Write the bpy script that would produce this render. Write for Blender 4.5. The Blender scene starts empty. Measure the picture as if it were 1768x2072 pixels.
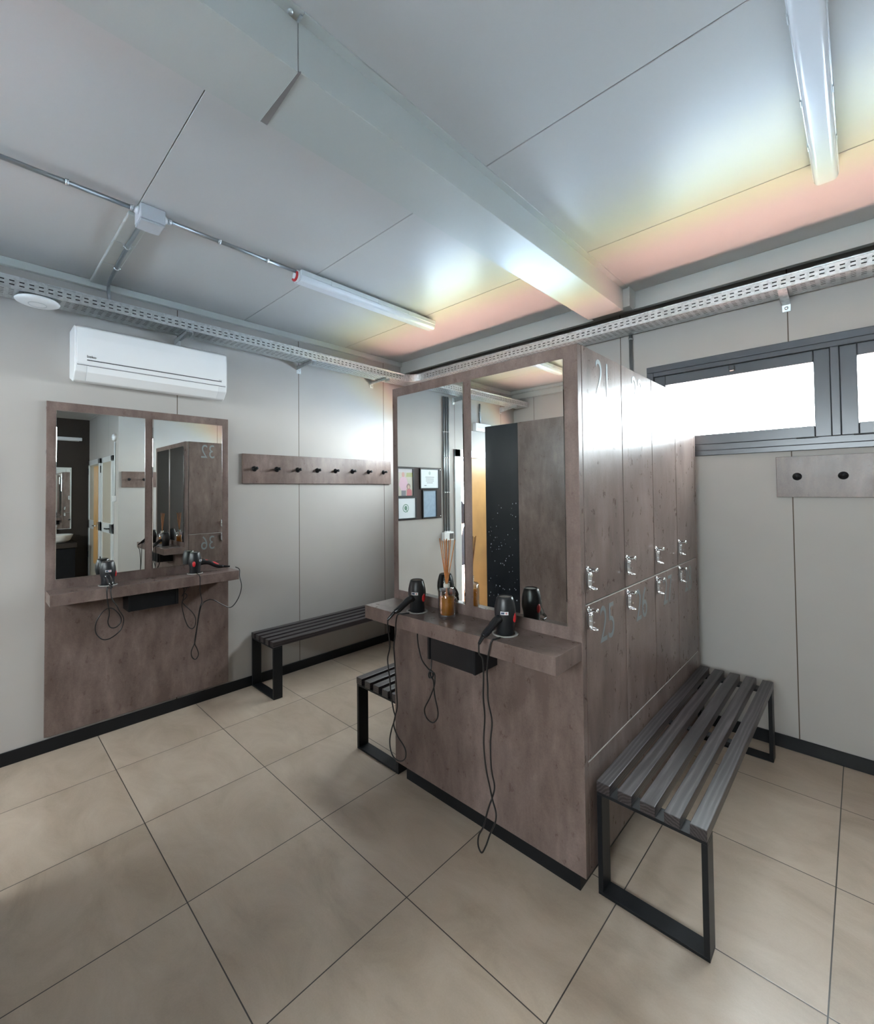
import bpy, bmesh, math, random
from mathutils import Vector, Matrix
PI = math.pi
random.seed(7)
S = bpy.context.scene
COL = S.collection

# ------------------------------------------------------------------ camera
CAM_LOC = Vector((3.63521, -3.47083, 1.58572))
c_right = Vector((0.71696864, 0.69702319, -0.01070695))
c_up = Vector((0.02290841, -0.00820752, 0.99970388))
c_fwd = Vector((-0.69672891, 0.71700161, 0.02185223))
cam_d = bpy.data.cameras.new('camera')
cam = bpy.data.objects.new('camera', cam_d)
COL.objects.link(cam)
M = Matrix((c_right, c_up, -c_fwd)).transposed().to_4x4()
M.translation = CAM_LOC
cam.matrix_world = M
cam_d.sensor_fit = 'HORIZONTAL'
cam_d.sensor_width = 36.0
cam_d.lens = 901.79 / 1768 * 36
cam_d.shift_x = (884 - 865.456) / 1768
cam_d.shift_y = (972.804 - 1036) / 1768
cam_d.clip_start = 0.02
S.camera = cam

# ------------------------------------------------------------------ light and exposure
SKY_STRENGTH = 34.0
SUN_STRENGTH = 48.0
EXPOSURE = 0.55
W = bpy.data.worlds.new('sky')
S.world = W
W.use_nodes = True
wn = W.node_tree
bg = wn.nodes['Background']
bg.inputs['Color'].default_value = (0.87, 0.94, 1.0, 1)
bg.inputs['Strength'].default_value = SKY_STRENGTH

sun_d = bpy.data.lights.new('sun', 'SUN')
sun_d.energy = SUN_STRENGTH
sun_d.angle = math.radians(0.6)
sun_d.color = (1.0, 0.95, 0.86)
sun = bpy.data.objects.new('sun', sun_d)
COL.objects.link(sun)
# high sun travelling along the building, so it falls on the ground outside both window walls
sun.rotation_euler = Vector((0.62, 0.0, -0.78)).to_track_quat('-Z', 'Y').to_euler()


def portal(name, loc, size, rot):
    d = bpy.data.lights.new(name, 'AREA')
    d.shape = 'RECTANGLE'
    d.size, d.size_y = size
    d.cycles.is_portal = True
    o = bpy.data.objects.new(name, d)
    COL.objects.link(o)
    o.location = loc
    o.rotation_euler = rot
    return o


portal('window_portal', (3.54, 0.06, 2.135), (1.95, 0.42), (-PI / 2, 0, 0))
portal('second_window_portal', (1.115, 0.06, 2.135), (1.95, 0.42), (-PI / 2, 0, 0))
portal('rear_window_portal', (3.54, -5.79, 2.01), (1.95, 0.72), (PI / 2, 0, 0))
portal('doorway_portal', (-0.06, -4.60, 1.02), (2.0, 0.32), (0, -PI / 2, 0))
portal('rear_second_window_portal', (1.115, -5.79, 2.135), (1.95, 0.42), (PI / 2, 0, 0))

S.view_settings.view_transform = 'Standard'
S.view_settings.look = 'None'
S.view_settings.gamma = 1.0
S.view_settings.exposure = EXPOSURE
S.view_settings.use_curve_mapping = False
S.cycles.use_denoising = True
S.cycles.max_bounces = 14
S.cycles.diffuse_bounces = 7
S.cycles.glossy_bounces = 7
S.cycles.transmission_bounces = 10
S.cycles.transparent_max_bounces = 12
S.cycles.caustics_reflective = False
S.cycles.caustics_refractive = False
S.cycles.sample_clamp_indirect = 60.0
S.cycles.blur_glossy = 0.5


# ------------------------------------------------------------------ material helpers
class NT:
    def __init__(self, name):
        self.m = bpy.data.materials.new(name)
        self.m.use_nodes = True
        self.t = self.m.node_tree
        self.p = self.t.nodes['Principled BSDF']
        self.out = self.t.nodes['Material Output']

    def n(self, kind, **kw):
        nd = self.t.nodes.new(kind)
        for k, v in kw.items():
            if isinstance(k, str) and k.startswith('i_'):
                nd.inputs[k[2:].replace('_', ' ')].default_value = v
            else:
                setattr(nd, k, v)
        return nd

    def l(self, a, b):
        self.t.links.new(a, b)

    def math(self, op, a, b=None, c=None):
        nd = self.t.nodes.new('ShaderNodeMath')
        nd.operation = op
        for i, x in enumerate((a, b, c)):
            if x is None:
                continue
            if hasattr(x, 'is_linked') or hasattr(x, 'links'):
                self.l(x, nd.inputs[i])
            else:
                nd.inputs[i].default_value = x
        return nd.outputs[0]

    def mix(self, fac, a, b):
        nd = self.t.nodes.new('ShaderNodeMix')
        nd.data_type = 'RGBA'
        for sock, x in ((nd.inputs[0], fac), (nd.inputs[6], a), (nd.inputs[7], b)):
            if hasattr(x, 'links'):
                self.l(x, sock)
            else:
                sock.default_value = x if not isinstance(x, tuple) else (*x, 1)[:4]
        return nd.outputs[2]

    def ramp(self, fac, stops):
        nd = self.t.nodes.new('ShaderNodeValToRGB')
        e = nd.color_ramp.elements
        while len(e) < len(stops):
            e.new(0.5)
        for el, (pos, c) in zip(e, stops):
            el.position = pos
            el.color = (*c, 1) if len(c) == 3 else c
        self.l(fac, nd.inputs[0])
        return nd.outputs['Color']

    def noise(self, vec, scale, detail=3, rough=0.55, dist=0.0):
        nd = self.t.nodes.new('ShaderNodeTexNoise')
        nd.inputs['Scale'].default_value = scale
        nd.inputs['Detail'].default_value = detail
        nd.inputs['Roughness'].default_value = rough
        nd.inputs['Distortion'].default_value = dist
        if vec is not None:
            self.l(vec, nd.inputs['Vector'])
        return nd.outputs[0]

    def mapped(self, src, scale):
        nd = self.t.nodes.new('ShaderNodeMapping')
        nd.inputs['Scale'].default_value = scale
        self.l(src, nd.inputs['Vector'])
        return nd.outputs[0]

    def bump(self, h, strength, dist=0.01):
        nd = self.t.nodes.new('ShaderNodeBump')
        nd.inputs['Strength'].default_value = strength
        nd.inputs['Distance'].default_value = dist
        self.l(h, nd.inputs['Height'])
        self.l(nd.outputs[0], self.p.inputs['Normal'])

    def obj(self):
        return self.t.nodes.new('ShaderNodeTexCoord').outputs['Object']

    def pos(self):
        return self.t.nodes.new('ShaderNodeNewGeometry').outputs['Position']


def plain(name, col, rough=0.5, metal=0.0, spec=0.5, noise_amt=0.0, noise_scale=8.0, bump=0.0, bump_scale=200.0):
    T = NT(name)
    T.p.inputs['Roughness'].default_value = rough
    T.p.inputs['Metallic'].default_value = metal
    T.p.inputs['Specular IOR Level'].default_value = spec
    src = T.obj()
    a = tuple(max(0, c * (1 - noise_amt)) for c in col)
    b = tuple(min(1, c * (1 + noise_amt)) for c in col)
    T.l(T.ramp(T.noise(src, noise_scale), [(0.3, a), (0.7, b)]), T.p.inputs['Base Color'])
    if bump:
        T.bump(T.noise(src, bump_scale, 2), bump, 0.002)
    return T.m


def mat_laminate():
    """warm grey-brown stone laminate: soft clouds, vertical smears, fine speckle"""
    T = NT('brown_stone_laminate')
    off = T.n('ShaderNodeVectorMath')
    off.operation = 'ADD'
    T.l(T.obj(), off.inputs[0])
    rnd = T.n('ShaderNodeCombineXYZ')
    r = T.n('ShaderNodeObjectInfo').outputs['Random']
    for k in range(3):
        T.l(T.math('MULTIPLY', r, 7.0 + 4 * k), rnd.inputs[k])
    T.l(rnd.outputs[0], off.inputs[1])
    o = off.outputs[0]
    big = T.noise(T.mapped(o, (1.0, 1.0, 0.6)), 3.6, 4, 0.6, 0.4)
    smear = T.noise(T.mapped(o, (3.0, 3.0, 0.8)), 4.4, 4, 0.6, 0.3)
    mid = T.noise(T.mapped(o, (1.0, 1.0, 0.6)), 24.0, 5, 0.7, 0.2)
    fine = T.noise(o, 130.0, 3, 0.7)
    f = T.math('ADD', T.math('MULTIPLY', big, 0.36), T.math('MULTIPLY', smear, 0.30))
    f = T.math('ADD', f, T.math('MULTIPLY', mid, 0.09))
    f = T.math('ADD', f, T.math('MULTIPLY', fine, 0.12))
    col = T.ramp(f, [(0.36, (0.122, 0.086, 0.075)), (0.46, (0.185, 0.136, 0.120)), (0.56, (0.262, 0.200, 0.180))])
    T.l(col, T.p.inputs['Base Color'])
    rr = T.math('ADD', T.math('MULTIPLY', mid, 0.20), 0.20)
    T.l(rr, T.p.inputs['Roughness'])
    T.p.inputs['Specular IOR Level'].default_value = 0.34
    h = T.noise(T.mapped(o, (1.0, 1.0, 0.5)), 26.0, 2, 0.5, 0.2)
    T.bump(h, 0.16, 0.0025)
    return T.m


def mat_floor():
    T = NT('taupe_floor_tile')
    p = T.pos()
    sep = T.n('ShaderNodeSeparateXYZ')
    T.l(p, sep.inputs[0])
    u = T.math('DIVIDE', T.math('SUBTRACT', sep.outputs[0], 0.5276), 0.6)
    v = T.math('DIVIDE', T.math('SUBTRACT', sep.outputs[1], -2.8687), 0.6)
    fu, fv = T.math('FRACT', u), T.math('FRACT', v)
    g = 0.0034
    du = T.math('MINIMUM', fu, T.math('SUBTRACT', 1.0, fu))
    dv = T.math('MINIMUM', fv, T.math('SUBTRACT', 1.0, fv))
    d = T.math('MINIMUM', du, dv)
    joint = T.math('LESS_THAN', d, g)
    cell = T.n('ShaderNodeCombineXYZ')
    T.l(T.math('FLOOR', u), cell.inputs[0])
    T.l(T.math('FLOOR', v), cell.inputs[1])
    wn_ = T.n('ShaderNodeTexWhiteNoise')
    wn_.noise_dimensions = '3D'
    T.l(cell.outputs[0], wn_.inputs['Vector'])
    off = T.n('ShaderNodeVectorMath')
    off.operation = 'MULTIPLY_ADD'
    T.l(wn_.outputs['Color'], off.inputs[0])
    off.inputs[1].default_value = (9, 9, 9)
    T.l(p, off.inputs[2])
    cloud = T.noise(T.mapped(off.outputs[0], (1.0, 1.9, 1.0)), 2.4, 6, 0.66, 0.6)
    fine = T.noise(p, 160.0, 2, 0.7)
    f = T.math('ADD', T.math('MULTIPLY', cloud, 0.85), T.math('MULTIPLY', fine, 0.15))
    f = T.math('ADD', f, T.math('MULTIPLY', T.math('SUBTRACT', wn_.outputs['Value'], 0.5), 0.10))
    col = T.ramp(f, [(0.30, (0.375, 0.298, 0.228)), (0.52, (0.470, 0.383, 0.302)), (0.75, (0.560, 0.470, 0.382))])
    col = T.mix(joint, col, (0.045, 0.038, 0.033))
    T.l(col, T.p.inputs['Base Color'])
    T.p.inputs['Roughness'].default_value = 0.36
    T.p.inputs['Specular IOR Level'].default_value = 0.6
    hgt = T.math('MINIMUM', d, 0.010)
    h2 = T.math('ADD', T.math('MULTIPLY', hgt, 30.0), T.math('MULTIPLY', fine, 0.10))
    T.bump(h2, 0.25, 0.004)
    return T.m


def mat_wall(axis, first, name):
    """painted metal wall panels, one metre wide, with a dark joint between them"""
    T = NT(name)
    p = T.pos()
    sep = T.n('ShaderNodeSeparateXYZ')
    T.l(p, sep.inputs[0])
    f = T.math('FRACT', T.math('SUBTRACT', sep.outputs[axis], first - 20.0))
    d = T.math('MINIMUM', f, T.math('SUBTRACT', 1.0, f))
    joint = T.math('LESS_THAN', d, 0.0028)
    c = T.noise(p, 1.4, 3)
    col = T.ramp(c, [(0.3, (0.410, 0.392, 0.372)), (0.7, (0.445, 0.427, 0.407))])
    col = T.mix(joint, col, (0.10, 0.075, 0.055))
    T.l(col, T.p.inputs['Base Color'])
    T.p.inputs['Roughness'].default_value = 0.50
    T.p.inputs['Specular IOR Level'].default_value = 0.25
    T.bump(T.math('MINIMUM', d, 0.006), 0.5, 0.3)
    return T.m


def mat_ceiling():
    T = NT('satin_ceiling_metal')
    p = T.pos()
    c = T.noise(p, 1.2, 2)
    col = T.ramp(c, [(0.3, (0.535, 0.525, 0.510)), (0.7, (0.560, 0.550, 0.535))])
    T.l(col, T.p.inputs['Base Color'])
    T.p.inputs['Roughness'].default_value = 0.30
    T.p.inputs['Specular IOR Level'].default_value = 0.20
    return T.m


def mat_slat():
    T = NT('dark_stained_oak')
    o = T.obj()
    wv = T.n('ShaderNodeTexWave')
    wv.wave_type = 'RINGS'
    wv.rings_direction = 'Y'
    wv.inputs['Scale'].default_value = 26.0
    wv.inputs['Distortion'].default_value = 7.0
    wv.inputs['Detail'].default_value = 3.0
    wv.inputs['Detail Scale'].default_value = 0.6
    T.l(T.mapped(o, (1.6, 0.09, 1.0)), wv.inputs['Vector'])
    grain = T.noise(T.mapped(o, (60.0, 2.2, 60.0)), 4.0, 4, 0.7)
    f = T.math('ADD', T.math('MULTIPLY', wv.outputs['Fac'], 0.45), T.math('MULTIPLY', grain, 0.55))
    col = T.ramp(f, [(0.25, (0.014, 0.010, 0.011)), (0.6, (0.036, 0.028, 0.030)), (0.9, (0.100, 0.086, 0.092))])
    T.l(col, T.p.inputs['Base Color'])
    T.p.inputs['Roughness'].default_value = 0.34
    T.p.inputs['Specular IOR Level'].default_value = 0.6
    T.bump(grain, 0.15, 0.002)
    return T.m


def mat_galv():
    T = NT('galvanised_steel')
    o = T.obj()
    vor = T.n('ShaderNodeTexVoronoi')
    vor.inputs['Scale'].default_value = 60.0
    T.l(o, vor.inputs['Vector'])
    sepc = T.n('ShaderNodeSeparateColor')
    T.l(vor.outputs['Color'], sepc.inputs[0])
    T.l(T.ramp(sepc.outputs[0], [(0.0, (0.50, 0.53, 0.54)), (1.0, (0.66, 0.69, 0.70))]), T.p.inputs['Base Color'])
    T.p.inputs['Metallic'].default_value = 0.85
    T.l(T.math('ADD', T.math('MULTIPLY', sepc.outputs[0], 0.12), 0.30), T.p.inputs['Roughness'])
    return T.m


def mat_glass_pane():
    T = NT('window_glass')
    t = T.t
    tr = t.nodes.new('ShaderNodeBsdfTransparent')
    gl = t.nodes.new('ShaderNodeBsdfGlossy')
    gl.inputs['Roughness'].default_value = 0.0
    tr.inputs['Color'].default_value = (0.96, 0.98, 0.97, 1)
    fr = t.nodes.new('ShaderNodeFresnel')
    fr.inputs['IOR'].default_value = 1.45
    mx = t.nodes.new('ShaderNodeMixShader')
    geo = t.nodes.new('ShaderNodeNewGeometry')
    T.l(T.math('MULTIPLY', fr.outputs[0], T.math('SUBTRACT', 1.0, geo.outputs['Backfacing'])), mx.inputs[0])
    T.l(tr.outputs[0], mx.inputs[1])
    T.l(gl.outputs[0], mx.inputs[2])
    T.l(mx.outputs[0], T.out.inputs['Surface'])
    return T.m


def mat_trans(name, col, rough=0.02, ior=1.45):
    T = NT(name)
    T.p.inputs['Base Color'].default_value = (*col, 1)
    T.p.inputs['Transmission Weight'].default_value = 1.0
    T.p.inputs['Roughness'].default_value = rough
    T.p.inputs['IOR'].default_value = ior
    return T.m


def mat_cut_glass():
    """clear cut glass: see-through body, bright facets"""
    T = NT('clear_cut_glass')
    t = T.t
    tr = t.nodes.new('ShaderNodeBsdfTransparent')
    tr.inputs['Color'].default_value = (0.97, 0.98, 0.98, 1)
    gl = t.nodes.new('ShaderNodeBsdfGlossy')
    gl.inputs['Roughness'].default_value = 0.03
    di = t.nodes.new('ShaderNodeBsdfRefraction')
    di.inputs['IOR'].default_value = 1.25
    lw = t.nodes.new('ShaderNodeLayerWeight')
    lw.inputs['Blend'].default_value = 0.45
    a = t.nodes.new('ShaderNodeMixShader')
    T.l(T.math('ADD', T.math('MULTIPLY', lw.outputs['Facing'], 0.5), 0.08), a.inputs[0])
    T.l(tr.outputs[0], a.inputs[1])
    T.l(gl.outputs[0], a.inputs[2])
    T.l(a.outputs[0], T.out.inputs['Surface'])
    return T.m


def mat_oil():
    T = NT('amber_oil')
    t = T.t
    tl = t.nodes.new('ShaderNodeBsdfTranslucent')
    tl.inputs['Color'].default_value = (1.0, 0.50, 0.06, 1)
    df = t.nodes.new('ShaderNodeBsdfDiffuse')
    df.inputs['Color'].default_value = (0.95, 0.42, 0.04, 1)
    tr = t.nodes.new('ShaderNodeBsdfTransparent')
    tr.inputs['Color'].default_value = (0.98, 0.62, 0.16, 1)
    a = t.nodes.new('ShaderNodeMixShader')
    a.inputs[0].default_value = 0.5
    T.l(tl.outputs[0], a.inputs[1])
    T.l(df.outputs[0], a.inputs[2])
    c = t.nodes.new('ShaderNodeMixShader')
    c.inputs[0].default_value = 0.35
    T.l(a.outputs[0], c.inputs[1])
    T.l(tr.outputs[0], c.inputs[2])
    T.l(c.outputs[0], T.out.inputs['Surface'])
    return T.m


def mat_ground():
    """terracotta paving by the wall, a strip of lawn, then pale concrete"""
    T = NT('paving_lawn_concrete')
    p = T.pos()
    sep = T.n('ShaderNodeSeparateXYZ')
    T.l(p, sep.inputs[0])
    y = T.math('ADD', T.math('ABSOLUTE', T.math('ADD', sep.outputs[1], 2.865)), -2.965)  # distance from either window wall
    y = T.math('ADD', y, T.math('MULTIPLY', T.math('SUBTRACT', T.noise(p, 3.0, 3), 0.5), 0.12))
    pav = T.ramp(T.noise(p, 6.0), [(0.3, (0.60, 0.335, 0.285)), (0.7, (0.67, 0.385, 0.335))])
    grass = T.ramp(T.noise(p, 30.0, 4), [(0.3, (0.42, 0.43, 0.17)), (0.7, (0.56, 0.54, 0.25))])
    conc = T.ramp(T.noise(p, 2.0), [(0.3, (0.30, 0.37, 0.46)), (0.7, (0.35, 0.42, 0.51))])
    a = T.math('GREATER_THAN', y, 2.2)
    b = T.math('GREATER_THAN', y, 2.95)
    col = T.mix(b, T.mix(a, pav, grass), conc)
    T.l(col, T.p.inputs['Base Color'])
    T.p.inputs['Roughness'].default_value = 0.9
    return T.m


LAM = mat_laminate()
FLOOR = mat_floor()
WALL_L = mat_wall(1, -0.397, 'wall_panel_paint_lengthwise')
WALL_B = mat_wall(0, 0.337, 'wall_panel_paint_crosswise')
CEIL = mat_ceiling()
SLAT = mat_slat()
GALV = mat_galv()
PANE = mat_glass_pane()
GROUND = mat_ground()
BLACK = plain('black_powder_coat', (0.007, 0.008, 0.010), 0.42, 0, 0.3, 0.2)
BASE_BLK = plain('black_skirting', (0.006, 0.007, 0.009), 0.40, 0, 0.35, 0.1)
BEAM = plain('grey_green_beam_paint', (0.50, 0.515, 0.490), 0.31, 0, 0.4, 0.02, 2.0)
WHITE = plain('white_plastic', (0.78, 0.79, 0.80), 0.30, 0, 0.5, 0.01)
WHITE2 = plain('white_plastic_shell', (0.72, 0.73, 0.74), 0.35, 0, 0.5, 0.01)
DARKGREY = plain('dark_grey_strip', (0.05, 0.05, 0.055), 0.35)
FRAME = plain('anthracite_window_frame', (0.060, 0.065, 0.075), 0.28, 0.2, 0.6, 0.05)
MIRROR = plain('mirror_silver', (0.86, 0.89, 0.875), 0.0, 1.0)
CHROME = plain('chrome', (0.86, 0.88, 0.90), 0.20, 1.0)
DRYER = plain('black_matt_plastic', (0.014, 0.015, 0.017), 0.38, 0, 0.5, 0.1, 8, 0.05, 400)
DRYGLOSS = plain('black_gloss_plastic', (0.012, 0.012, 0.014), 0.16, 0, 0.5)
RED = plain('red_plastic', (0.55, 0.02, 0.025), 0.35)
GRILLE = plain('grey_intake_grille', (0.30, 0.28, 0.25), 0.6, 0, 0.3, 0.3, 300)
LABELW = plain('white_label', (0.75, 0.75, 0.76), 0.5)
LABELB = plain('navy_print', (0.03, 0.05, 0.10), 0.5)
LABELR = plain('red_print', (0.50, 0.20, 0.20), 0.5)
RING = plain('grey_rubber_ring', (0.36, 0.35, 0.33), 0.5)
CORD = plain('black_cord_rubber', (0.010, 0.010, 0.011), 0.30)
NUM = plain('grey_number_film', (0.235, 0.27, 0.285), 0.42, 0.25, 0.4, 0.04)
EDGE = plain('pale_edge_band', (0.62, 0.60, 0.57), 0.35)
REED = plain('orange_reed', (0.60, 0.235, 0.075), 0.55, 0, 0.4, 0.2, 60)
BOTTLE = mat_cut_glass()
OIL = mat_oil()
CREAM = plain('cream_stopper', (0.70, 0.67, 0.58), 0.4)
LAMPCOVER = plain('frosted_lamp_cover', (0.74, 0.76, 0.80), 0.16, 0, 0.6, 0.01)
ALU = plain('white_aluminium', (0.66, 0.69, 0.70), 0.28, 0.1, 0.6)
BOXGREY = plain('grey_plastic_box', (0.50, 0.52, 0.55), 0.45)
ORANGEWOOD = plain('orange_wood_door', (0.62, 0.36, 0.14), 0.4, 0, 0.4, 0.12, 3)
DARKWALL = plain('dark_brown_wall', (0.035, 0.026, 0.022), 0.45, 0, 0.4, 0.1, 2)
BLACKPANEL = plain('black_laminate', (0.010, 0.012, 0.016), 0.22, 0, 0.6, 0.1, 2)
SPOT = plain('pale_water_spot', (0.35, 0.37, 0.40), 0.5)
PORCELAIN = plain('white_porcelain', (0.80, 0.80, 0.78), 0.15)
BOARDM = plain('dark_brown_board', (0.050, 0.034, 0.032), 0.6, 0, 0.2, 0.05)
PAPER = plain('pale_blue_paper', (0.66, 0.72, 0.76), 0.5)
CARDB = plain('blue_grey_card', (0.26, 0.36, 0.47), 0.5, 0, 0.4, 0.08, 30)
GREENP = plain('green_print', (0.10, 0.22, 0.16), 0.5)
INK = plain('grey_print', (0.16, 0.18, 0.20), 0.5)
SKIN = plain('skin', (0.50, 0.29, 0.22), 0.5, 0, 0.4, 0.05)
HAIR = plain('dark_hair', (0.03, 0.02, 0.015), 0.6)
BLACKCLOTH = plain('black_cloth', (0.006, 0.007, 0.010), 0.9, 0, 0.1)
GREENLED = NT('green_indicator_light')
GREENLED.p.inputs['Base Color'].default_value = (0.05, 0.6, 0.2, 1)
GREENLED.p.inputs['Emission Color'].default_value = (0.1, 1.0, 0.3, 1)
GREENLED.p.inputs['Emission Strength'].default_value = 2.0
GREENLED = GREENLED.m
FOLI = plain('tree_leaves', (0.16, 0.20, 0.05), 0.7, 0, 0.3, 0.4, 20)


# ------------------------------------------------------------------ mesh helpers
class MB:
    """collects shapes, then builds them as ONE mesh object"""

    def __init__(self):
        self.bm = bmesh.new()

    def box(self, x0, x1, y0, y1, z0, z1, bev=0.0, seg=2):
        bm2 = bmesh.new()
        r = bmesh.ops.create_cube(bm2, size=1)
        for v in r['verts']:
            v.co = Vector((x0 + (v.co.x + .5) * (x1 - x0), y0 + (v.co.y + .5) * (y1 - y0), z0 + (v.co.z + .5) * (z1 - z0)))
        if bev:
            bmesh.ops.bevel(bm2, geom=bm2.edges[:], offset=bev, segments=seg, affect='EDGES', profile=0.5)
        self._take(bm2)
        return self

    def _take(self, bm2, mat=None):
        me = bpy.data.meshes.new('tmp')
        if mat is not None:
            bmesh.ops.transform(bm2, matrix=mat, verts=bm2.verts[:])
        bm2.to_mesh(me)
        bm2.free()
        self.bm.from_mesh(me)
        bpy.data.meshes.remove(me)

    def prism(self, poly, axis, a, b, bev=0.0):
        """extrude a closed 2-D polygon along an axis ('x': poly=(y,z), 'y': (x,z), 'z': (x,y))"""
        bm2 = bmesh.new()
        f = {'x': lambda p, t: (t, p[0], p[1]), 'y': lambda p, t: (p[0], t, p[1]), 'z': lambda p, t: (p[0], p[1], t)}[axis]
        va = [bm2.verts.new(f(p, a)) for p in poly]
        vb = [bm2.verts.new(f(p, b)) for p in poly]
        n = len(poly)
        for i in range(n):
            bm2.faces.new((va[i], va[(i + 1) % n], vb[(i + 1) % n], vb[i]))
        bm2.faces.new(va)
        bm2.faces.new(vb[::-1])
        bmesh.ops.recalc_face_normals(bm2, faces=bm2.faces[:])
        if bev:
            bmesh.ops.bevel(bm2, geom=bm2.edges[:], offset=bev, segments=2, affect='EDGES', profile=0.5)
        self._take(bm2)
        return self

    def lathe(self, prof, segs=32, origin=(0, 0, 0), axis=None, mod=None):
        """revolve (radius, height) pairs; axis = direction of height"""
        bm2 = bmesh.new()
        rings = []
        for r, h in prof:
            if r <= 1e-6:
                rings.append([bm2.verts.new((0, 0, h))])
            else:
                ring = []
                for k in range(segs):
                    a = 2 * PI * k / segs
                    rr = r * (mod(a, h) if mod else 1)
                    ring.append(bm2.verts.new((rr * math.cos(a), rr * math.sin(a), h)))
                rings.append(ring)
        for A, B in zip(rings, rings[1:]):
            if len(A) == 1 and len(B) == 1:
                continue
            for k in range(segs):
                k2 = (k + 1) % segs
                if len(A) == 1:
                    bm2.faces.new((A[0], B[k2], B[k]))
                elif len(B) == 1:
                    bm2.faces.new((A[k], A[k2], B[0]))
                else:
                    bm2.faces.new((A[k], A[k2], B[k2], B[k]))
        if len(rings[0]) > 1 and prof[0] != prof[-1]:
            bm2.faces.new(rings[0][::-1])
        if len(rings[-1]) > 1 and prof[0] != prof[-1]:
            bm2.faces.new(rings[-1])
        bmesh.ops.recalc_face_normals(bm2, faces=bm2.faces[:])
        for f in bm2.faces:
            f.smooth = True
        m = Matrix.Translation(origin)
        if axis is not None:
            m = m @ Vector(axis).normalized().to_track_quat('Z', 'Y').to_matrix().to_4x4()
        self._take(bm2, m)
        return self

    def tube(self, pts, rad, segs=10, smooth=6, radii=None, closed=False):
        pts = [Vector(p) for p in pts]
        if radii is None:
            radii = [rad] * len(pts)
        if smooth > 1 and len(pts) > 2:
            out, ro = [], []
            n = len(pts)
            for i in range(n - 1):
                p0, p1, p2, p3 = pts[max(i - 1, 0)], pts[i], pts[i + 1], pts[min(i + 2, n - 1)]
                for k in range(smooth):
                    t = k / smooth
                    out.append(0.5 * ((2 * p1) + (p2 - p0) * t + (2 * p0 - 5 * p1 + 4 * p2 - p3) * t * t + (3 * p1 - p0 - 3 * p2 + p3) * t ** 3))
                    ro.append(radii[i] * (1 - t) + radii[i + 1] * t)
            out.append(pts[-1])
            ro.append(radii[-1])
            pts, radii = out, ro
        bm2 = bmesh.new()
        prev = None
        up = Vector((0.123, 0.456, 0.88)).normalized()
        rings = []
        for i, p in enumerate(pts):
            d = (pts[min(i + 1, len(pts) - 1)] - pts[max(i - 1, 0)])
            d = d.normalized() if d.length > 1e-9 else Vector((0, 0, 1))
            if prev is None:
                s = d.cross(up).normalized()
            else:
                s = (prev - d * prev.dot(d))
                s = s.normalized() if s.length > 1e-6 else d.cross(up).normalized()
            prev = s
            t = d.cross(s)
            rings.append([bm2.verts.new(p + radii[i] * (math.cos(2 * PI * k / segs) * s + math.sin(2 * PI * k / segs) * t)) for k in range(segs)])
        for A, B in zip(rings, rings[1:]):
            for k in range(segs):
                bm2.faces.new((A[k], A[(k + 1) % segs], B[(k + 1) % segs], B[k]))
        bm2.faces.new(rings[0][::-1])
        bm2.faces.new(rings[-1])
        bmesh.ops.recalc_face_normals(bm2, faces=bm2.faces[:])
        for f in bm2.faces:
            f.smooth = True
        self._take(bm2)
        return self

    def poly(self, pts):
        vs = [self.bm.verts.new(p) for p in pts]
        self.bm.faces.new(vs)
        return self

    def build(self, name, mat, parent=None, loc=(0, 0, 0), rot=(0, 0, 0)):
        me = bpy.data.meshes.new(name)
        self.bm.to_mesh(me)
        self.bm.free()
        me.materials.append(mat)
        o = bpy.data.objects.new(name, me)
        COL.objects.link(o)
        o.location = loc
        o.rotation_euler = rot
        if parent:
            o.parent = parent
        return o


def tag(o, label, cat, group=None):
    o['label'] = label
    o['category'] = cat
    if group:
        o['group'] = group
    return o


def struct(o, label=None):
    o['kind'] = 'structure'
    return o


def thing(name, label, cat, loc=(0, 0, 0), rotz=0.0, group=None):
    o = bpy.data.objects.new(name, None)
    o.empty_display_size = 0.1
    COL.objects.link(o)
    o.location = loc
    o.rotation_euler = (0, 0, rotz)
    return tag(o, label, cat, group)


def copy_tree(o, parent=None):
    c = o.copy()
    COL.objects.link(c)
    if parent:
        c.parent = parent
    for ch in list(o.children):
        copy_tree(ch, c)
    return c


def text_mesh(txt, size, name, mat, parent, loc, rot, xscale=1.0, depth=0.0006, thin=0.0):
    cu = bpy.data.curves.new(name, 'FONT')
    cu.body = txt
    cu.size = size
    cu.align_x = 'CENTER'
    cu.align_y = 'BOTTOM_BASELINE'
    cu.extrude = depth
    cu.offset = thin
    tmp = bpy.data.objects.new(name, cu)
    COL.objects.link(tmp)
    dg = bpy.context.evaluated_depsgraph_get()
    me = bpy.data.meshes.new_from_object(tmp.evaluated_get(dg))
    bpy.data.objects.remove(tmp)
    for v in me.vertices:
        v.co.x *= xscale
    me.materials.clear()
    me.materials.append(mat)
    o = bpy.data.objects.new(name, me)
    COL.objects.link(o)
    o.location = loc
    o.rotation_euler = rot
    o.parent = parent
    return o


# ------------------------------------------------------------------ room shell
H = 3.0
YB = -5.73      # rear wall
XR = 4.62       # right wall
XF = 7.0        # far wall of the side bay
YA = -1.87      # front wall of the side bay
WX0, WX1, WZ0, WZ1 = 2.527, 4.556, 1.80, 2.465

b = MB()
b.box(-0.1, XF + 0.1, YB - 0.1, 0.1, -0.12, 0.0)
struct(b.build('floor', FLOOR))

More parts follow.
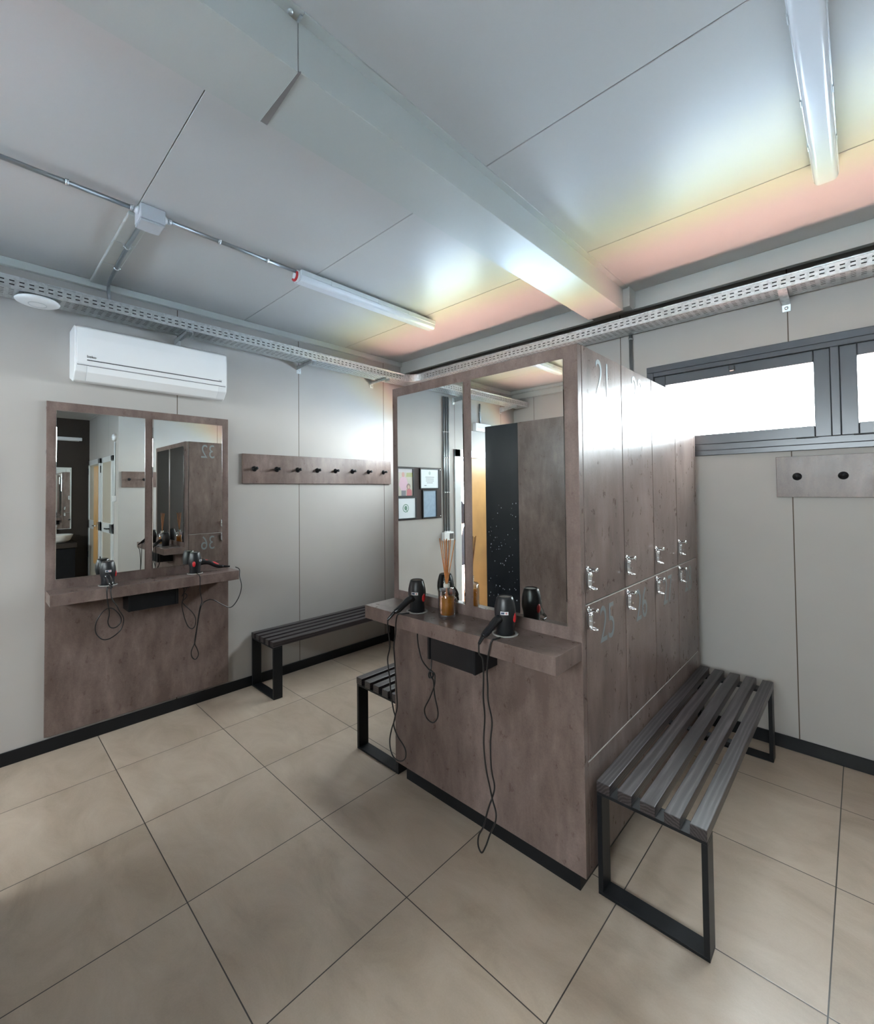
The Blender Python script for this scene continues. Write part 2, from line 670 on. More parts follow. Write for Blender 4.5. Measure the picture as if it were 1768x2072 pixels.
b = MB()                      # metre-wide metal panels with fine bevelled joints, roof slab above
edges = [-0.115, -0.905, -1.905, -2.905, -3.905, -4.905, YB + 0.01]
for a0, a1 in zip(edges, edges[1:]):
    b.box(-0.0, XF, a1 + 0.0012, a0 - 0.0012, H, H + 0.04, 0.0022, 1)
b.box(-0.12, XF + 0.12, YB - 0.12, 0.12, H + 0.041, H + 0.22)
struct(b.build('ceiling', CEIL))

# left wall with a doorway near the rear
DY0, DY1, DZ = -5.42, -4.43, 2.05
b = MB()
b.box(-0.1, 0, DY1, 0.1, 0, H + 0.0405)
b.box(-0.1, 0, YB - 0.1, DY0, 0, H + 0.0405)
b.box(-0.1, 0, DY0, DY1, DZ, H + 0.0405)
struct(b.build('wall_left', WALL_L))

VX0, VX1 = 0.100, 2.129


RZ0 = 1.55          # unseen rear right window, sill lowered to let in more fill light


def window_wall(y0, y1, x_end, low=None):
    b = MB()
    b.box(0, VX0, y0, y1, 0, H + 0.0405)
    b.box(VX1, WX0, y0, y1, 0, H + 0.0405)
    b.box(WX1, x_end, y0, y1, 0, H + 0.0405)
    for a, c in ((VX0, VX1), (WX0, WX1)):
        b.box(a, c, y0, y1, 0, low if low and a == WX0 else WZ0)
        b.box(a, c, y0, y1, WZ1, H + 0.0405)
    return b


struct(window_wall(0, 0.1, XR + 0.1).build('wall_back', WALL_B))
struct(window_wall(YB - 0.1, YB, XF + 0.1, RZ0).build('wall_front', WALL_B))

b = MB()
b.box(XR, XR + 0.1, YA, 0.0, 0, H + 0.0405)
struct(b.build('wall_right', WALL_L))
b = MB()
b.box(XR + 0.1, XF, YA, YA + 0.1, 0, H + 0.0405)
struct(b.build('wall_bay', WALL_B))
b = MB()
b.box(XF, XF + 0.1, YB, YA + 0.1, 0, H + 0.0405)
struct(b.build('wall_far', DARKWALL))

# baseboards
b = MB()
b.box(0.0, 0.012, DY1 + 0.06, -0.013, 0, 0.078, 0.002, 1)
struct(b.build('baseboard_left', BASE_BLK))
b = MB()
b.box(0.0, XR, -0.012, 0.0, 0, 0.078, 0.002, 1)
struct(b.build('baseboard_back', BASE_BLK))
b = MB()
b.box(XR - 0.012, XR, YA, -0.013, 0, 0.078, 0.002, 1)
struct(b.build('baseboard_right', BASE_BLK))

# crown plate over the left wall, channel beam over the window wall and over the rear wall, central beam
b = MB()
b.box(0.0, 0.032, YB, -0.151, 2.952, 2.999, 0.002, 1)
struct(b.build('trim_1', BEAM))
b = MB()
b.box(0.0, XR, -0.150, -0.110, 2.872, 2.999, 0.002, 1)
struct(b.build('trim_2', BEAM))
b = MB()
b.box(0.0, XR, YB + 0.001, YB + 0.06, 2.89, 2.999, 0.002, 1)
b.box(0.0, XR, YB + 0.06, YB + 0.12, 2.96, 2.999, 0.002, 1)
struct(b.build('trim_3', BEAM))
BX0, BX1, BZ = 2.205, 2.458, 2.843
b = MB()
b.box(BX0, BX1, -2.795, -0.262, BZ, 2.999, 0.002, 1)
b.box(BX1, BX1 + 0.036, -2.795, -0.262, 2.993, 2.999, 0.001, 1)
b.prism([(-0.262, BZ + 0.02), (-0.262, 2.999), (-0.14, 2.999), (-0.14, 2.90), (-0.20, 2.852)], 'x', BX0 + 0.012, BX1 + 0.045)
struct(b.build('trim_4', BEAM))
b = MB()                       # the near length of the beam cover hangs a little lower
b.box(BX0 - 0.004, BX1 + 0.0015, YB + 0.13, -2.797, BZ - 0.0075, 2.999, 0.002, 1)
b.box(BX1, BX1 + 0.036, YB + 0.13, -2.797, 2.990, 2.999, 0.001, 1)
struct(b.build('trim_5', BEAM))
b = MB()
b.prism([(BX1 - 0.002, -2.795), (BX1 + 0.001, -2.787), (BX0, -2.770), (BX0, -2.795)], 'z', BZ - 0.0012, BZ + 0.004)  # thin grey wedge drawn in for the shaded gap between the beam covers
struct(b.build('trim_6', plain('joint_shadow_grey', (0.30, 0.29, 0.29), 0.6)))
b = MB()
b.lathe([(0.004, 0), (0.008, 0.001), (0.008, 0.006), (0, 0.007)], 12, (2.474, -2.83, 2.989), (0, 0, -1))
b.box(2.462, 2.488, -2.804, -2.797, 2.984, 2.990)
struct(b.build('trim_7', GALV))


# ------------------------------------------------------------------ windows
def sash_window(name, x0, x1, z0, z1, ysign, ywall, nsash, fr=0.074, parts=True):
    """ysign=+1: outside is +y"""
    Y = lambda a, c: (min(ywall + ysign * a, ywall + ysign * c), max(ywall + ysign * a, ywall + ysign * c))
    o = 0.045
    b = MB()
    b.box(x0, x1, *Y(-0.022, 0.09), z1 - o, z1, 0.003)
    b.box(x0, x1, *Y(-0.022, 0.09), z0, z0 + 0.034, 0.003)
    b.box(x0 + o, x1 - o, *Y(-0.014, 0.09), z0 + 0.034, z0 + 0.076, 0.003)
    b.box(x0, x0 + o, *Y(-0.022, 0.09), z0 + 0.034, z1 - o, 0.003)
    b.box(x1 - o, x1, *Y(-0.022, 0.09), z0 + 0.034, z1 - o, 0.003)
    root = struct(b.build(name, FRAME))
    b = MB()
    b.box(x0 + 0.03, x1 - 0.03, *Y(-0.018, 0.085), z1 - o - 0.0315, z1 - o + 0.002, 0.004)
    b.build('head_rail', FRAME, root)
    mull = 0.039
    inner = (x1 - x0 - 2 * o - (nsash - 1) * mull) / nsash
    for k in range(nsash):
        a = x0 + o + k * (inner + mull)
        c = a + inner
        if k:
            m = MB()
            m.box(a - mull, a, *Y(-0.02, 0.08), z0 + 0.076, z1 - o - 0.0315, 0.003)
            m.build('mullion', FRAME, root)
        s = MB()
        za, zb = z0 + 0.076, z1 - o - 0.031
        s.box(a, a + fr, *Y(0.0, 0.06), za, zb, 0.004)
        s.box(c - fr, c, *Y(0.0, 0.06), za, zb, 0.004)
        s.box(a + fr, c - fr, *Y(0.0, 0.06), za, za + fr - 0.006, 0.004)
        s.box(a + fr, c - fr, *Y(0.0, 0.06), zb - fr + 0.006, zb, 0.004)
        so = s.build('sash', FRAME, root)
        g = MB()
        g.box(a + fr - 0.005, c - fr + 0.005, *Y(0.026, 0.030), za + fr - 0.01, zb - fr + 0.01)
        g.build('pane', PANE, so)
        if parts:
            hx = c - 0.11 if k == 0 else a + 0.10
            h = MB()
            h.box(hx - 0.05, hx + 0.05, *Y(-0.014, 0.0), za - 0.008, za + 0.004, 0.002)
            h.build('hinge', BLACK, so)
            h = MB()
            h.box((a + c) / 2 - 0.015, (a + c) / 2 + 0.015, *Y(-0.02, 0.0), zb - 0.045, zb - 0.01, 0.004)
            h.box((a + c) / 2 - 0.012, (a + c) / 2 + 0.012, *Y(-0.03, -0.02), zb - 0.045, zb - 0.038, 0.002)
            h.build('latch', FRAME, so)
    return root


sash_window('window_1', WX0, WX1, WZ0, WZ1, 1, 0.0, 2)
sash_window('window_2', VX0, VX1, WZ0, WZ1, 1, 0.0, 2)
sash_window('window_3', VX0, VX1, WZ0, WZ1, -1, YB, 2, 0.074, False)
sash_window('window_4', WX0, WX1, RZ0, WZ1, -1, YB, 2, 0.074, False)

# doorway in the left wall: white aluminium frame, one leaf shut (orange wood), one open
b = MB()
for (a0, a1) in ((DY1 - 0.055, DY1 + 0.055), (DY0 - 0.055, DY0 + 0.04)):
    b.box(-0.1, 0.018, a0, a1, 0, DZ + 0.05, 0.004)
b.box(-0.1, 0.018, DY0 - 0.055, DY1 + 0.055, DZ - 0.045, DZ + 0.05, 0.004)
b.box(-0.09, 0.006, DY1 - 0.075, DY1 - 0.055, 0, DZ - 0.045, 0.003)
dr = struct(b.build('door_1', ALU))
b = MB()
b.box(-0.075, -0.03, DY0 + 0.042, -4.76, 0.01, DZ - 0.048, 0.003)
b.build('door_leaf', ORANGEWOOD, dr)
b = MB()
b.box(-0.08, -0.026, -4.76, -4.735, 0.01, DZ - 0.048, 0.003)
b.build('leaf_edge', BLACK, dr)

# two doors in the bay wall, seen in the left mirror
def bay_door(idx, x0, x1, z1, ajar):
    b = MB()
    for a, c in ((x0, x0 + 0.09), (x1 - 0.09, x1)):
        b.box(a, c, YA - 0.03, YA - 0.001, 0, z1, 0.004)
    b.box(x0, x1, YA - 0.03, YA - 0.001, z1 - 0.09, z1, 0.004)
    b.box(x0, x1, YA - 0.03, YA - 0.001, 0.95, 1.11, 0.004)
    r = struct(b.build('door_%d' % idx, ALU))
    b = MB()
    b.box(x0 + 0.09, x1 - 0.09, YA - 0.018, YA - 0.001, 0.02, 0.95)
    b.box(x0 + 0.09, x1 - 0.09, YA - 0.018, YA - 0.001, 1.11, z1 - 0.09)
    b.build('door_leaf', plain('beige_door_leaf', (0.42, 0.38, 0.31), 0.4), r)
    b = MB()
    b.tube([(x0 + 0.13, YA - 0.03, 1.03), (x0 + 0.13, YA - 0.075, 1.03), (x0 + 0.26, YA - 0.08, 1.03)], 0.011, 10, 4)
    b.box(x0 + 0.11, x0 + 0.15, YA - 0.036, YA - 0.028, 0.96, 1.10, 0.003)
    b.build('door_handle', BLACK if not ajar else CHROME, r)
    for zz in (0.4, 1.95):
        h = MB()
        h.box(x1 - 0.03, x1 + 0.005, YA - 0.04, YA - 0.028, zz, zz + 0.12, 0.003)
        h.build('hinge', BLACK, r)
    return r


bay_door(2, 4.90, 5.76, 2.20, False)
bay_door(3, 5.88, 6.90, 2.21, True)
b = MB()
b.box(5.98, 6.34, YA - 0.034, YA - 0.019, 0.35, 2.08)
lw = b.build('trim_8', ORANGEWOOD)
struct(lw)

# ------------------------------------------------------------------ outside
b = MB()
b.box(-9, 18, 0.1, 16, -0.16, -0.06)
b.box(-9, 18, -22, YB - 0.1, -0.16, -0.06)
b.box(-9, -0.1, YB - 0.1, 0.1, -0.16, -0.06)
struct(b.build('ground_outside', GROUND))
b = MB()                                   # canopy over the doorway
b.box(-2.1, -0.13, -7.4, -3.6, 2.16, 2.24, 0.004)
for xx, yy in ((-2.0, -7.3), (-2.0, -3.7)):
    b.box(xx - 0.04, xx + 0.04, yy - 0.04, yy + 0.04, -0.06, 2.16)
struct(b.build('trim_9', DARKWALL))

# ------------------------------------------------------------------ locker bank
LBX, LBY = 2.3005, -0.958
lockers = thing('locker_bank', 'brown stone-look double-sided locker bank with numbered doors below the right window', 'lockers', (LBX, LBY, 0))
HW, HL = 0.5475, 0.82
b = MB()
b.box(-HW + 0.021, HW - 0.021, -HL, HL, 0.09, 2.158)
b.build('carcass', plain('black_locker_interior', (0.03, 0.025, 0.022), 0.6), lockers)
b = MB()
b.box(-HW + 0.05, HW - 0.043, -HL + 0.001, HL, 0.0, 0.0895)
b.build('plinth', BASE_BLK, lockers)
b = MB()
b.box(-HW, HW, HL + 0.001, HL + 0.03, 0.09, 2.158, 0.0015, 1)
b.build('rear_panel', LAM, lockers)
DW = 0.41
UZ0, UZ1, LZ0, LZ1 = 1.130, 2.160, 0.522, 1.1235


def door_mesh(h):
    m = MB()
    m.box(0.003, DW - 0.003, 0.0, 0.018, 0.0, h, 0.0016, 2)
    return m


def lock_mesh():
    m = MB()
    pts = [(-0.015, 0.0), (0.015, 0.0), (0.016, -0.045), (0.010, -0.064), (0.0, -0.070), (-0.010, -0.064), (-0.016, -0.045)]
    m.prism([(x, z) for x, z in pts], 'y', -0.012, -0.006, 0.001)
    m.box(-0.009, 0.009, -0.006, 0.0, -0.05, -0.01)
    m.lathe([(0.0072, 0), (0.0072, 0.034), (0.0082, 0.036), (0.0082, 0.041), (0.005, 0.043)], 16, (0, 0.0, 0.012), (0, -1, 0))
    m.lathe([(0.011, 0), (0.011, 0.003), (0.007, 0.006)], 16, (0, 0.0, 0.012), (0, -1, 0))
    m.lathe([(0.008, 0), (0.008, 0.005), (0.005, 0.007)], 14, (0, -0.012, -0.010), (0, -1, 0))
    m.tube([(-0.010, -0.012, -0.058), (-0.010, -0.030, -0.062), (0.0, -0.037, -0.063), (0.010, -0.030, -0.062), (0.010, -0.012, -0.058)], 0.0032, 8, 4)
    m.box(-0.003, 0.003, -0.026, -0.012, -0.038, -0.033)
    return m


side_rot = {1: PI / 2, -1: -PI / 2}
for side in (1, -1):
    nums_top = (21, 22, 23, 24) if side == 1 else (29, 30, 31, 32)
    nums_bot = (25, 26, 27, 28) if side == 1 else (33, 34, 35, 36)
    for row, (z0, z1, nums) in enumerate(((UZ0, UZ1, nums_top), (LZ0, LZ1, nums_bot))):
        for k in range(4):
            yy = -HL + k * DW if side == 1 else HL - k * DW
            d = door_mesh(z1 - z0).build('locker_door', LAM, lockers, (side * HW, yy, z0), (0, 0, side_rot[side]))
            lz = 0.125 if row == 0 else (LZ1 - LZ0) - 0.027
            lock_mesh().build('hasp_lock', CHROME, d, (0.020 if side == 1 else 0.052, 0, lz))
            if row:
                e = MB()
                e.box(0.003, DW - 0.003, 0.0008, 0.018, z1 - z0 + 0.0002, z1 - z0 + 0.0022)
                e.build('edge_band', EDGE, d)
            nz = 0.853 if row == 0 else 0.424
            text_mesh(str(nums[k]), 0.218, 'door_number', NUM, d, (0.205, -0.0006, nz), (PI / 2, 0, 0), 0.74, 0.0005, -0.0012)
    m = MB()
    m.box(0.0, 4 * DW, 0.0, 0.018, 0.09, LZ0 - 0.006, 0.0015, 2)
    lp = m.build('lower_panel', LAM, lockers, (side * HW, -HL if side == 1 else HL, 0), (0, 0, side_rot[side]))
    e = MB()
    e.box(0.0, 4 * DW, 0.0008, 0.018, LZ0 - 0.0058, LZ0 - 0.0040)
    e.build('edge_band', EDGE, lp)


# ------------------------------------------------------------------ vanity panels with mirrors and shelf
def vanity(label, loc, rotz, w, th, z0, z1, mx, mz0, mz1, shelf_d, sx, sz0, sz1, box, rings, tees):
    """front faces local -y, panel back on local y=0, x measured from the centre"""
    t = thing('vanity_panel', label, 'vanity', loc, rotz)
    b = MB()
    b.box(-w / 2, w / 2, -th, -0.0005, z0, z1, 0.0015, 2)
    b.build('back_panel', LAM, t)
    for (a, c) in mx:
        b = MB()
        b.box(a, c, -th - 0.0045, -th - 0.0004, mz0, mz1, 0.0022, 1)
        b.build('mirror', MIRROR, t)
    b = MB()
    b.box(sx[0], sx[1], -th - shelf_d, -th - 0.0006, sz0, sz1, 0.0015, 2)
    sh = b.build('shelf', LAM, t)
    for (x, y) in rings:
        b = MB()
        b.lathe([(0.041, 0.0), (0.053, 0.0), (0.053, 0.003), (0.047, 0.0045), (0.041, 0.003), (0.041, 0.0)], 40, (x, y, sz1))
        b.build('holder_ring', RING, sh)
    b = MB()
    x0, x1, d, zz = box
    b.box(x0, x0 + 0.012, -th - d, -th - 0.0006, zz, sz0 - 0.0005, 0.001, 1)
    b.box(x1 - 0.012, x1, -th - d, -th - 0.0006, zz, sz0 - 0.0005, 0.001, 1)
    b.box(x0 + 0.012, x1 - 0.012, -th - d + 0.006, -th - 0.0006, zz, sz0 - 0.0005)
    b.build('cable_box', BLACK, t)
    for x in tees:
        b = MB()
        b.box(x - 0.026, x + 0.026, -th - 0.155, -th - 0.145, sz0 - 0.014, sz0 - 0.0005, 0.002)
        b.build('cord_hook', BLACK, t)
    return t


vanity('brown two-mirror panel with shelf on the end of the locker bank', (2.3005, -1.7785, 0), 0, 1.095, 0.0345, 0.09, 2.158,
       [(1.796 - 2.3005, 2.269 - 2.3005), (2.3165 - 2.3005, 2.790 - 2.3005)], 1.040, 2.110, 0.207,
       (-0.545, 0.546), 0.923, 0.990, (2.165 - 2.3005, 2.447 - 2.3005, 0.160, 0.800),
       [(2.048 - 2.3005, -0.1445), (2.566 - 2.3005, -0.1420)], [2.095 - 2.3005, 2.53 - 2.3005])
vanity('brown two-mirror panel with shelf on the left wall under the air conditioner', (0.0, -2.5865, 0), PI / 2, 1.108, 0.020, 0.0965, 2.170,
       [(-3.093 + 2.5865, -2.608 + 2.5865), (-2.563 + 2.5865, -2.080 + 2.5865)], 1.054, 2.116, 0.200,
       (-3.137 + 2.5865, -2.032 + 2.5865), 0.925, 0.993, (-0.150, 0.150, 0.150, 0.808),
       [(-2.836 + 2.5865, -0.102), (-2.303 + 2.5865, -0.092)], [0.20])


# ------------------------------------------------------------------ hair dryers (standing nozzle-down in the shelf rings)
def hair_dryer(label, loc, zs, handle, rads, tip_dir, face, red_dir, cords, scale=1.0, red_grip=None):
    """loc: ring centre on the shelf; handle: world points; face: horizontal direction the label looks to"""
    t = thing('hair_dryer', label, 'hair dryer', (loc[0], loc[1], zs), 0, 'black hair dryers standing in the shelf rings')
    L = Vector((loc[0], loc[1], zs))
    b = MB()
    b.lathe([(0.0, 0.001), (0.034, 0.001), (0.0365, 0.004), (0.0370, 0.050), (0.0385, 0.056), (0.0425, 0.072), (0.0440, 0.090), (0.0425, 0.112),
             (0.0385, 0.132), (0.0345, 0.146), (0.0315, 0.1535), (0.0285, 0.156), (0.0255, 0.155), (0.0245, 0.1515), (0.0, 0.1515)], 40)
    b.build('barrel', DRYER, t)
    b = MB()
    b.lathe([(0.0, 0.1518), (0.0235, 0.1518), (0.0235, 0.1530), (0.018, 0.1528), (0.010, 0.1534), (0.0, 0.1534)], 28)
    b.build('intake_grille', GRILLE, t)
    b = MB()
    for k in range(30):
        a = 2 * PI * k / 30
        b.lathe([(0.0018, 0), (0.0018, 0.009), (0.0, 0.0095)], 6, (0.0345 * math.cos(a), 0.0345 * math.sin(a), 0.140), (-0.42 * math.cos(a), -0.42 * math.sin(a), 1))
    b.build('rear_vent_ribs', DRYER, t)
    b = MB()
    pts = [Vector(p) - L for p in handle]
    b.tube(pts, 0.018, 16, 5, rads)
    h = b.build('handle', DRYGLOSS, t)
    if red_grip:
        b = MB()
        i, j = red_grip
        a, c = pts[i].lerp(pts[i + 1], 0.2), pts[j - 1].lerp(pts[j], 0.9)
        up = Vector((0, 0, 1)) * (rads[i] * 0.55)
        b.tube([a + up, (a + c) / 2 + up * 1.25, c + up], 0.008, 10, 4, [0.006, 0.0105, 0.007])
        b.build('switch', RED, h)
    # strain relief + cord
    b = MB()
    b.tube([pts[-1], pts[-1] + Vector(tip_dir) * 0.6, pts[-1] + Vector(tip_dir)], 0.006, 12, 4, [0.0085, 0.0072, 0.0055])
    b.build('cord_sleeve', DRYGLOSS, h)
    for cpts in cords:
        b = MB()
        b.tube([Vector(p) - L for p in cpts], 0.0034, 8, 5)
        b.build('cord', CORD, t)
    # label and red inlay on the barrel
    f = Vector((face[0], face[1], 0)).normalized()
    ang = math.atan2(f.y, f.x)

    def patch(name, mat, da, w, z0, z1, rr, parent):
        m = MB()
        n = 6
        for k in range(n):
            a0 = ang + da + (k / n - 0.5) * w
            a1 = ang + da + ((k + 1) / n - 0.5) * w
            q = [(rr * math.cos(a0), rr * math.sin(a0), z0), (rr * math.cos(a1), rr * math.sin(a1), z0),
                 (rr * math.cos(a1), rr * math.sin(a1), z1), (rr * math.cos(a0), rr * math.sin(a0), z1)]
            m.poly(q)
        return m.build(name, mat, parent)

    lab = patch('label', LABELW, 0.12, 0.74, 0.0885, 0.1015, 0.0447, t)
    patch('label_print', LABELB, -0.03, 0.32, 0.0908, 0.0992, 0.0450, lab)
    patch('label_mark', LABELR, 0.30, 0.16, 0.0915, 0.0985, 0.0450, lab)
    r = Vector((red_dir[0], red_dir[1], 0)).normalized()
    m = MB()
    ca = math.atan2(r.y, r.x)
    for sgn in (0,):
        bm2 = bmesh.new()
        bmesh.ops.create_uvsphere(bm2, u_segments=16, v_segments=10, radius=1)
        for v in bm2.verts:
            v.co = Vector((v.co.x * 0.006, v.co.y * 0.011, v.co.z * 0.021))
        for fa in bm2.faces:
            fa.smooth = True
        m._take(bm2, Matrix.Translation((0.0415 * math.cos(ca), 0.0415 * math.sin(ca), 0.073)) @ Matrix.Rotation(ca, 4, 'Z'))
    m.build('side_inlay', RED, t)
    return t


SZ = 0.990
cL1 = [(2.002, -2.074, 0.972), (1.992, -2.066, 0.931), (1.99, -2.052, 0.84), (1.964, -2.045, 0.766), (1.972, -2.04, 0.679), (1.983, -2.04, 0.589), (1.998, -2.04, 0.534), (2.006, -2.037, 0.497),
       (1.981, -2.036, 0.44), (1.965, -2.036, 0.382), (1.971, -2.038, 0.336), (1.998, -2.04, 0.307), (2.045, -2.042, 0.309), (2.081, -2.044, 0.337), (2.087, -2.044, 0.37),
       (2.07, -2.044, 0.395), (2.029, -2.044, 0.422), (2.006, -2.046, 0.465), (2.013, -2.044, 0.507), (2.025, -2.04, 0.559), (2.017, -2.037, 0.64), (2.007, -2.036, 0.756), (1.999, -2.034, 0.835),
       (2.008, -2.031, 0.898), (2.009, -2.030, 0.947), (2.022, -2.029, 0.990), (2.046, -2.008, 0.9945), (2.056, -1.985, 0.9945)]
cL2 = [(2.093, -1.965, 0.912), (2.095, -1.97, 0.889), (2.102, -1.97, 0.842), (2.106, -1.97, 0.83), (2.125, -1.97, 0.783), (2.169, -1.970, 0.752), (2.186, -1.962, 0.742), (2.196, -1.972, 0.726), (2.182, -1.982, 0.722),
       (2.176, -1.972, 0.742), (2.194, -1.960, 0.738), (2.206, -1.968, 0.715), (2.203, -1.97, 0.684), (2.175, -1.97, 0.622), (2.139, -1.97, 0.56), (2.152, -1.97, 0.521), (2.19, -1.97, 0.513), (2.219, -1.97, 0.541),
       (2.225, -1.97, 0.577), (2.208, -1.97, 0.632), (2.200, -1.968, 0.668), (2.203, -1.975, 0.711), (2.190, -1.980, 0.730), (2.177, -1.965, 0.746), (2.172, -1.955, 0.775), (2.170, -1.95, 0.7985)]
hair_dryer('black hair dryer left of the reed diffuser, handle over the shelf edge', (2.048, -1.9230), SZ,
           [(2.056, -1.945, 1.061), (2.050, -1.975, 1.058), (2.040, -2.006, 1.036), (2.029, -2.030, 1.015), (2.020, -2.046, 1.006)],
           [0.016, 0.0165, 0.0155, 0.0145, 0.0105], (-0.016, -0.030, -0.034), (0.45, -1.0), (1.0, 0.10), [cL1, cL2])
cR1 = [(2.549, -2.077, 0.985), (2.546, -2.072, 0.944), (2.554, -2.06, 0.922), (2.551, -2.052, 0.842), (2.547, -2.05, 0.767), (2.553, -2.05, 0.691), (2.546, -2.05, 0.591), (2.555, -2.05, 0.497), (2.573, -2.05, 0.428),
       (2.586, -2.05, 0.384), (2.602, -2.052, 0.346), (2.597, -2.052, 0.306), (2.57, -2.05, 0.246), (2.55, -2.05, 0.193), (2.529, -2.05, 0.155), (2.512, -2.05, 0.173), (2.515, -2.05, 0.214), (2.538, -2.048, 0.261),
       (2.562, -2.046, 0.342), (2.582, -2.044, 0.397), (2.591, -2.044, 0.44), (2.576, -2.043, 0.498), (2.573, -2.042, 0.601), (2.582, -2.042, 0.681), (2.564, -2.041, 0.753), (2.562, -2.040, 0.811),
       (2.558, -2.038, 0.868), (2.564, -2.034, 0.943), (2.576, -2.029, 0.989), (2.583, -2.014, 0.9945), (2.586, -1.985, 0.9945)]
hair_dryer('black hair dryer right of the reed diffuser, its cord hanging almost to the floor', (2.566, -1.9205), SZ,
           [(2.567, -1.945, 1.061), (2.562, -1.975, 1.056), (2.555, -2.006, 1.032), (2.549, -2.030, 1.014), (2.546, -2.046, 1.005)],
           [0.016, 0.0165, 0.0155, 0.0145, 0.0105], (0.003, -0.030, -0.022), (0.45, -1.0), (1.0, 0.22), [cR1])
SZL = 0.993
cW1 = [(0.228, -2.839, 0.995), (0.236, -2.845, 0.972), (0.243, -2.838, 0.923), (0.245, -2.815, 0.880), (0.245, -2.803, 0.849), (0.245, -2.778, 0.790), (0.245, -2.792, 0.725), (0.245, -2.839, 0.686), (0.245, -2.882, 0.682), (0.245, -2.916, 0.721),
       (0.245, -2.925, 0.764), (0.245, -2.914, 0.813), (0.245, -2.88, 0.861), (0.243, -2.840, 0.868), (0.240, -2.800, 0.820), (0.240, -2.790, 0.776), (0.240, -2.815, 0.744), (0.240, -2.845, 0.748),
       (0.240, -2.860, 0.785), (0.240, -2.852, 0.840), (0.238, -2.862, 0.917), (0.236, -2.865, 0.975), (0.226, -2.861, 0.996), (0.19, -2.853, 0.9975)]
hair_dryer('black hair dryer on the left wall shelf in front of the left mirror', (0.102, -2.836), SZL,
           [(0.125, -2.840, 1.062), (0.155, -2.846, 1.058), (0.182, -2.843, 1.036), (0.205, -2.840, 1.018), (0.216, -2.838, 1.009)],
           [0.016, 0.0165, 0.0155, 0.0145, 0.0105], (0.014, -0.001, -0.014), (1.0, -0.25), (0.3, 1.0), [cW1])
cW2 = [(0.16, -2.034, 1.012), (0.20, -2.020, 0.995), (0.24, -2.035, 0.945), (0.26, -2.03, 0.875), (0.26, -2.055, 0.792), (0.26, -2.107, 0.735), (0.26, -2.163, 0.76), (0.26, -2.236, 0.813), (0.255, -2.28, 0.814), (0.25, -2.31, 0.788), (0.25, -2.327, 0.728),
       (0.25, -2.34, 0.64), (0.25, -2.355, 0.541), (0.25, -2.378, 0.479), (0.25, -2.374, 0.438), (0.25, -2.351, 0.416), (0.25, -2.332, 0.445), (0.254, -2.344, 0.493), (0.255, -2.359, 0.537),
       (0.255, -2.344, 0.641), (0.25, -2.323, 0.772), (0.245, -2.308, 0.815), (0.238, -2.317, 0.885), (0.232, -2.315, 0.975), (0.222, -2.318, 0.996), (0.17, -2.312, 0.9975), (0.128, -2.296, 0.9975)]
cW3 = [(0.15, -2.394, 0.925), (0.15, -2.398, 0.846), (0.15, -2.409, 0.797), (0.15, -2.398, 0.722), (0.15, -2.373, 0.639), (0.15, -2.343, 0.607), (0.15, -2.321, 0.627), (0.15, -2.319, 0.678), (0.15, -2.343, 0.729),
       (0.15, -2.39, 0.785), (0.158, -2.407, 0.815), (0.152, -2.377, 0.846), (0.16, -2.392, 0.870), (0.15, -2.410, 0.850), (0.15, -2.385, 0.89), (0.15, -2.372, 0.925)]
hair_dryer('black hair dryer with red grip at the right end of the left wall shelf', (0.090, -2.303), SZL,
           [(0.095, -2.280, 1.060), (0.098, -2.245, 1.066), (0.100, -2.205, 1.060), (0.103, -2.170, 1.040), (0.108, -2.138, 1.026), (0.114, -2.110, 1.022)],
           [0.016, 0.0165, 0.0165, 0.0155, 0.0145, 0.0100], (0.020, 0.045, -0.004), (0.85, 0.6), (1.0, -0.5), [cW2, cW3], red_grip=(2, 4))

# ------------------------------------------------------------------ reed diffuser
rd = thing('reed_diffuser', 'cut glass bottle of amber oil with orange reeds on the shelf', 'diffuser', (2.232, -1.908, SZ + 0.0005))
cut = lambda a, h: 1 + 0.020 * abs(math.sin(a * 9 + h * 230)) * (1 if 0.022 < h < 0.122 else 0.0) + 0.020 * abs(math.sin(a * 9 - h * 230)) * (1 if 0.022 < h < 0.122 else 0.0)
hs = [0.006 + 0.0045 * k for k in range(27)]
prof = [(0.0, 0.0), (0.035, 0.0), (0.0385, 0.003)] + [(0.0395, h) for h in hs] + [(0.0385, 0.130), (0.034, 0.135), (0.016, 0.1375), (0.0135, 0.140), (0.0135, 0.160), (0.0165, 0.166), (0.0160, 0.168), (0.0115, 0.166), (0.0105, 0.141),
        (0.028, 0.133), (0.0345, 0.127), (0.0345, 0.020), (0.031, 0.0165), (0.0, 0.0165)]
b = MB()
b.lathe(prof, 72, mod=cut)
b.build('bottle', BOTTLE, rd)
b = MB()
b.lathe([(0.0, 0.0168), (0.0308, 0.0168), (0.0342, 0.0205), (0.0342, 0.096), (0.0, 0.096)], 48)
b.build('oil', OIL, rd)
b = MB()
b.lathe([(0.0138, 0.141), (0.0150, 0.142), (0.0150, 0.1585), (0.0138, 0.1595), (0.0138, 0.141)], 32)
b.build('neck_label', CREAM, rd)
random.seed(3)
for k, (dx, dy) in enumerate(((-0.034, -0.006), (-0.022, 0.012), (-0.012, -0.014), (0.0, 0.004), (0.008, -0.010), (0.014, 0.012), (0.030, -0.004), (0.038, 0.016), (-0.004, 0.022))):
    b = MB()
    top = Vector((dx * 1.05, dy * 1.05, 0.368 - 0.004 * (k % 3)))
    bot = Vector((-dx * 0.55, -dy * 0.55, 0.020))
    b.tube([bot, bot.lerp(top, 0.5), top], 0.0021, 7, 1)
    b.build('reed', REED, rd)


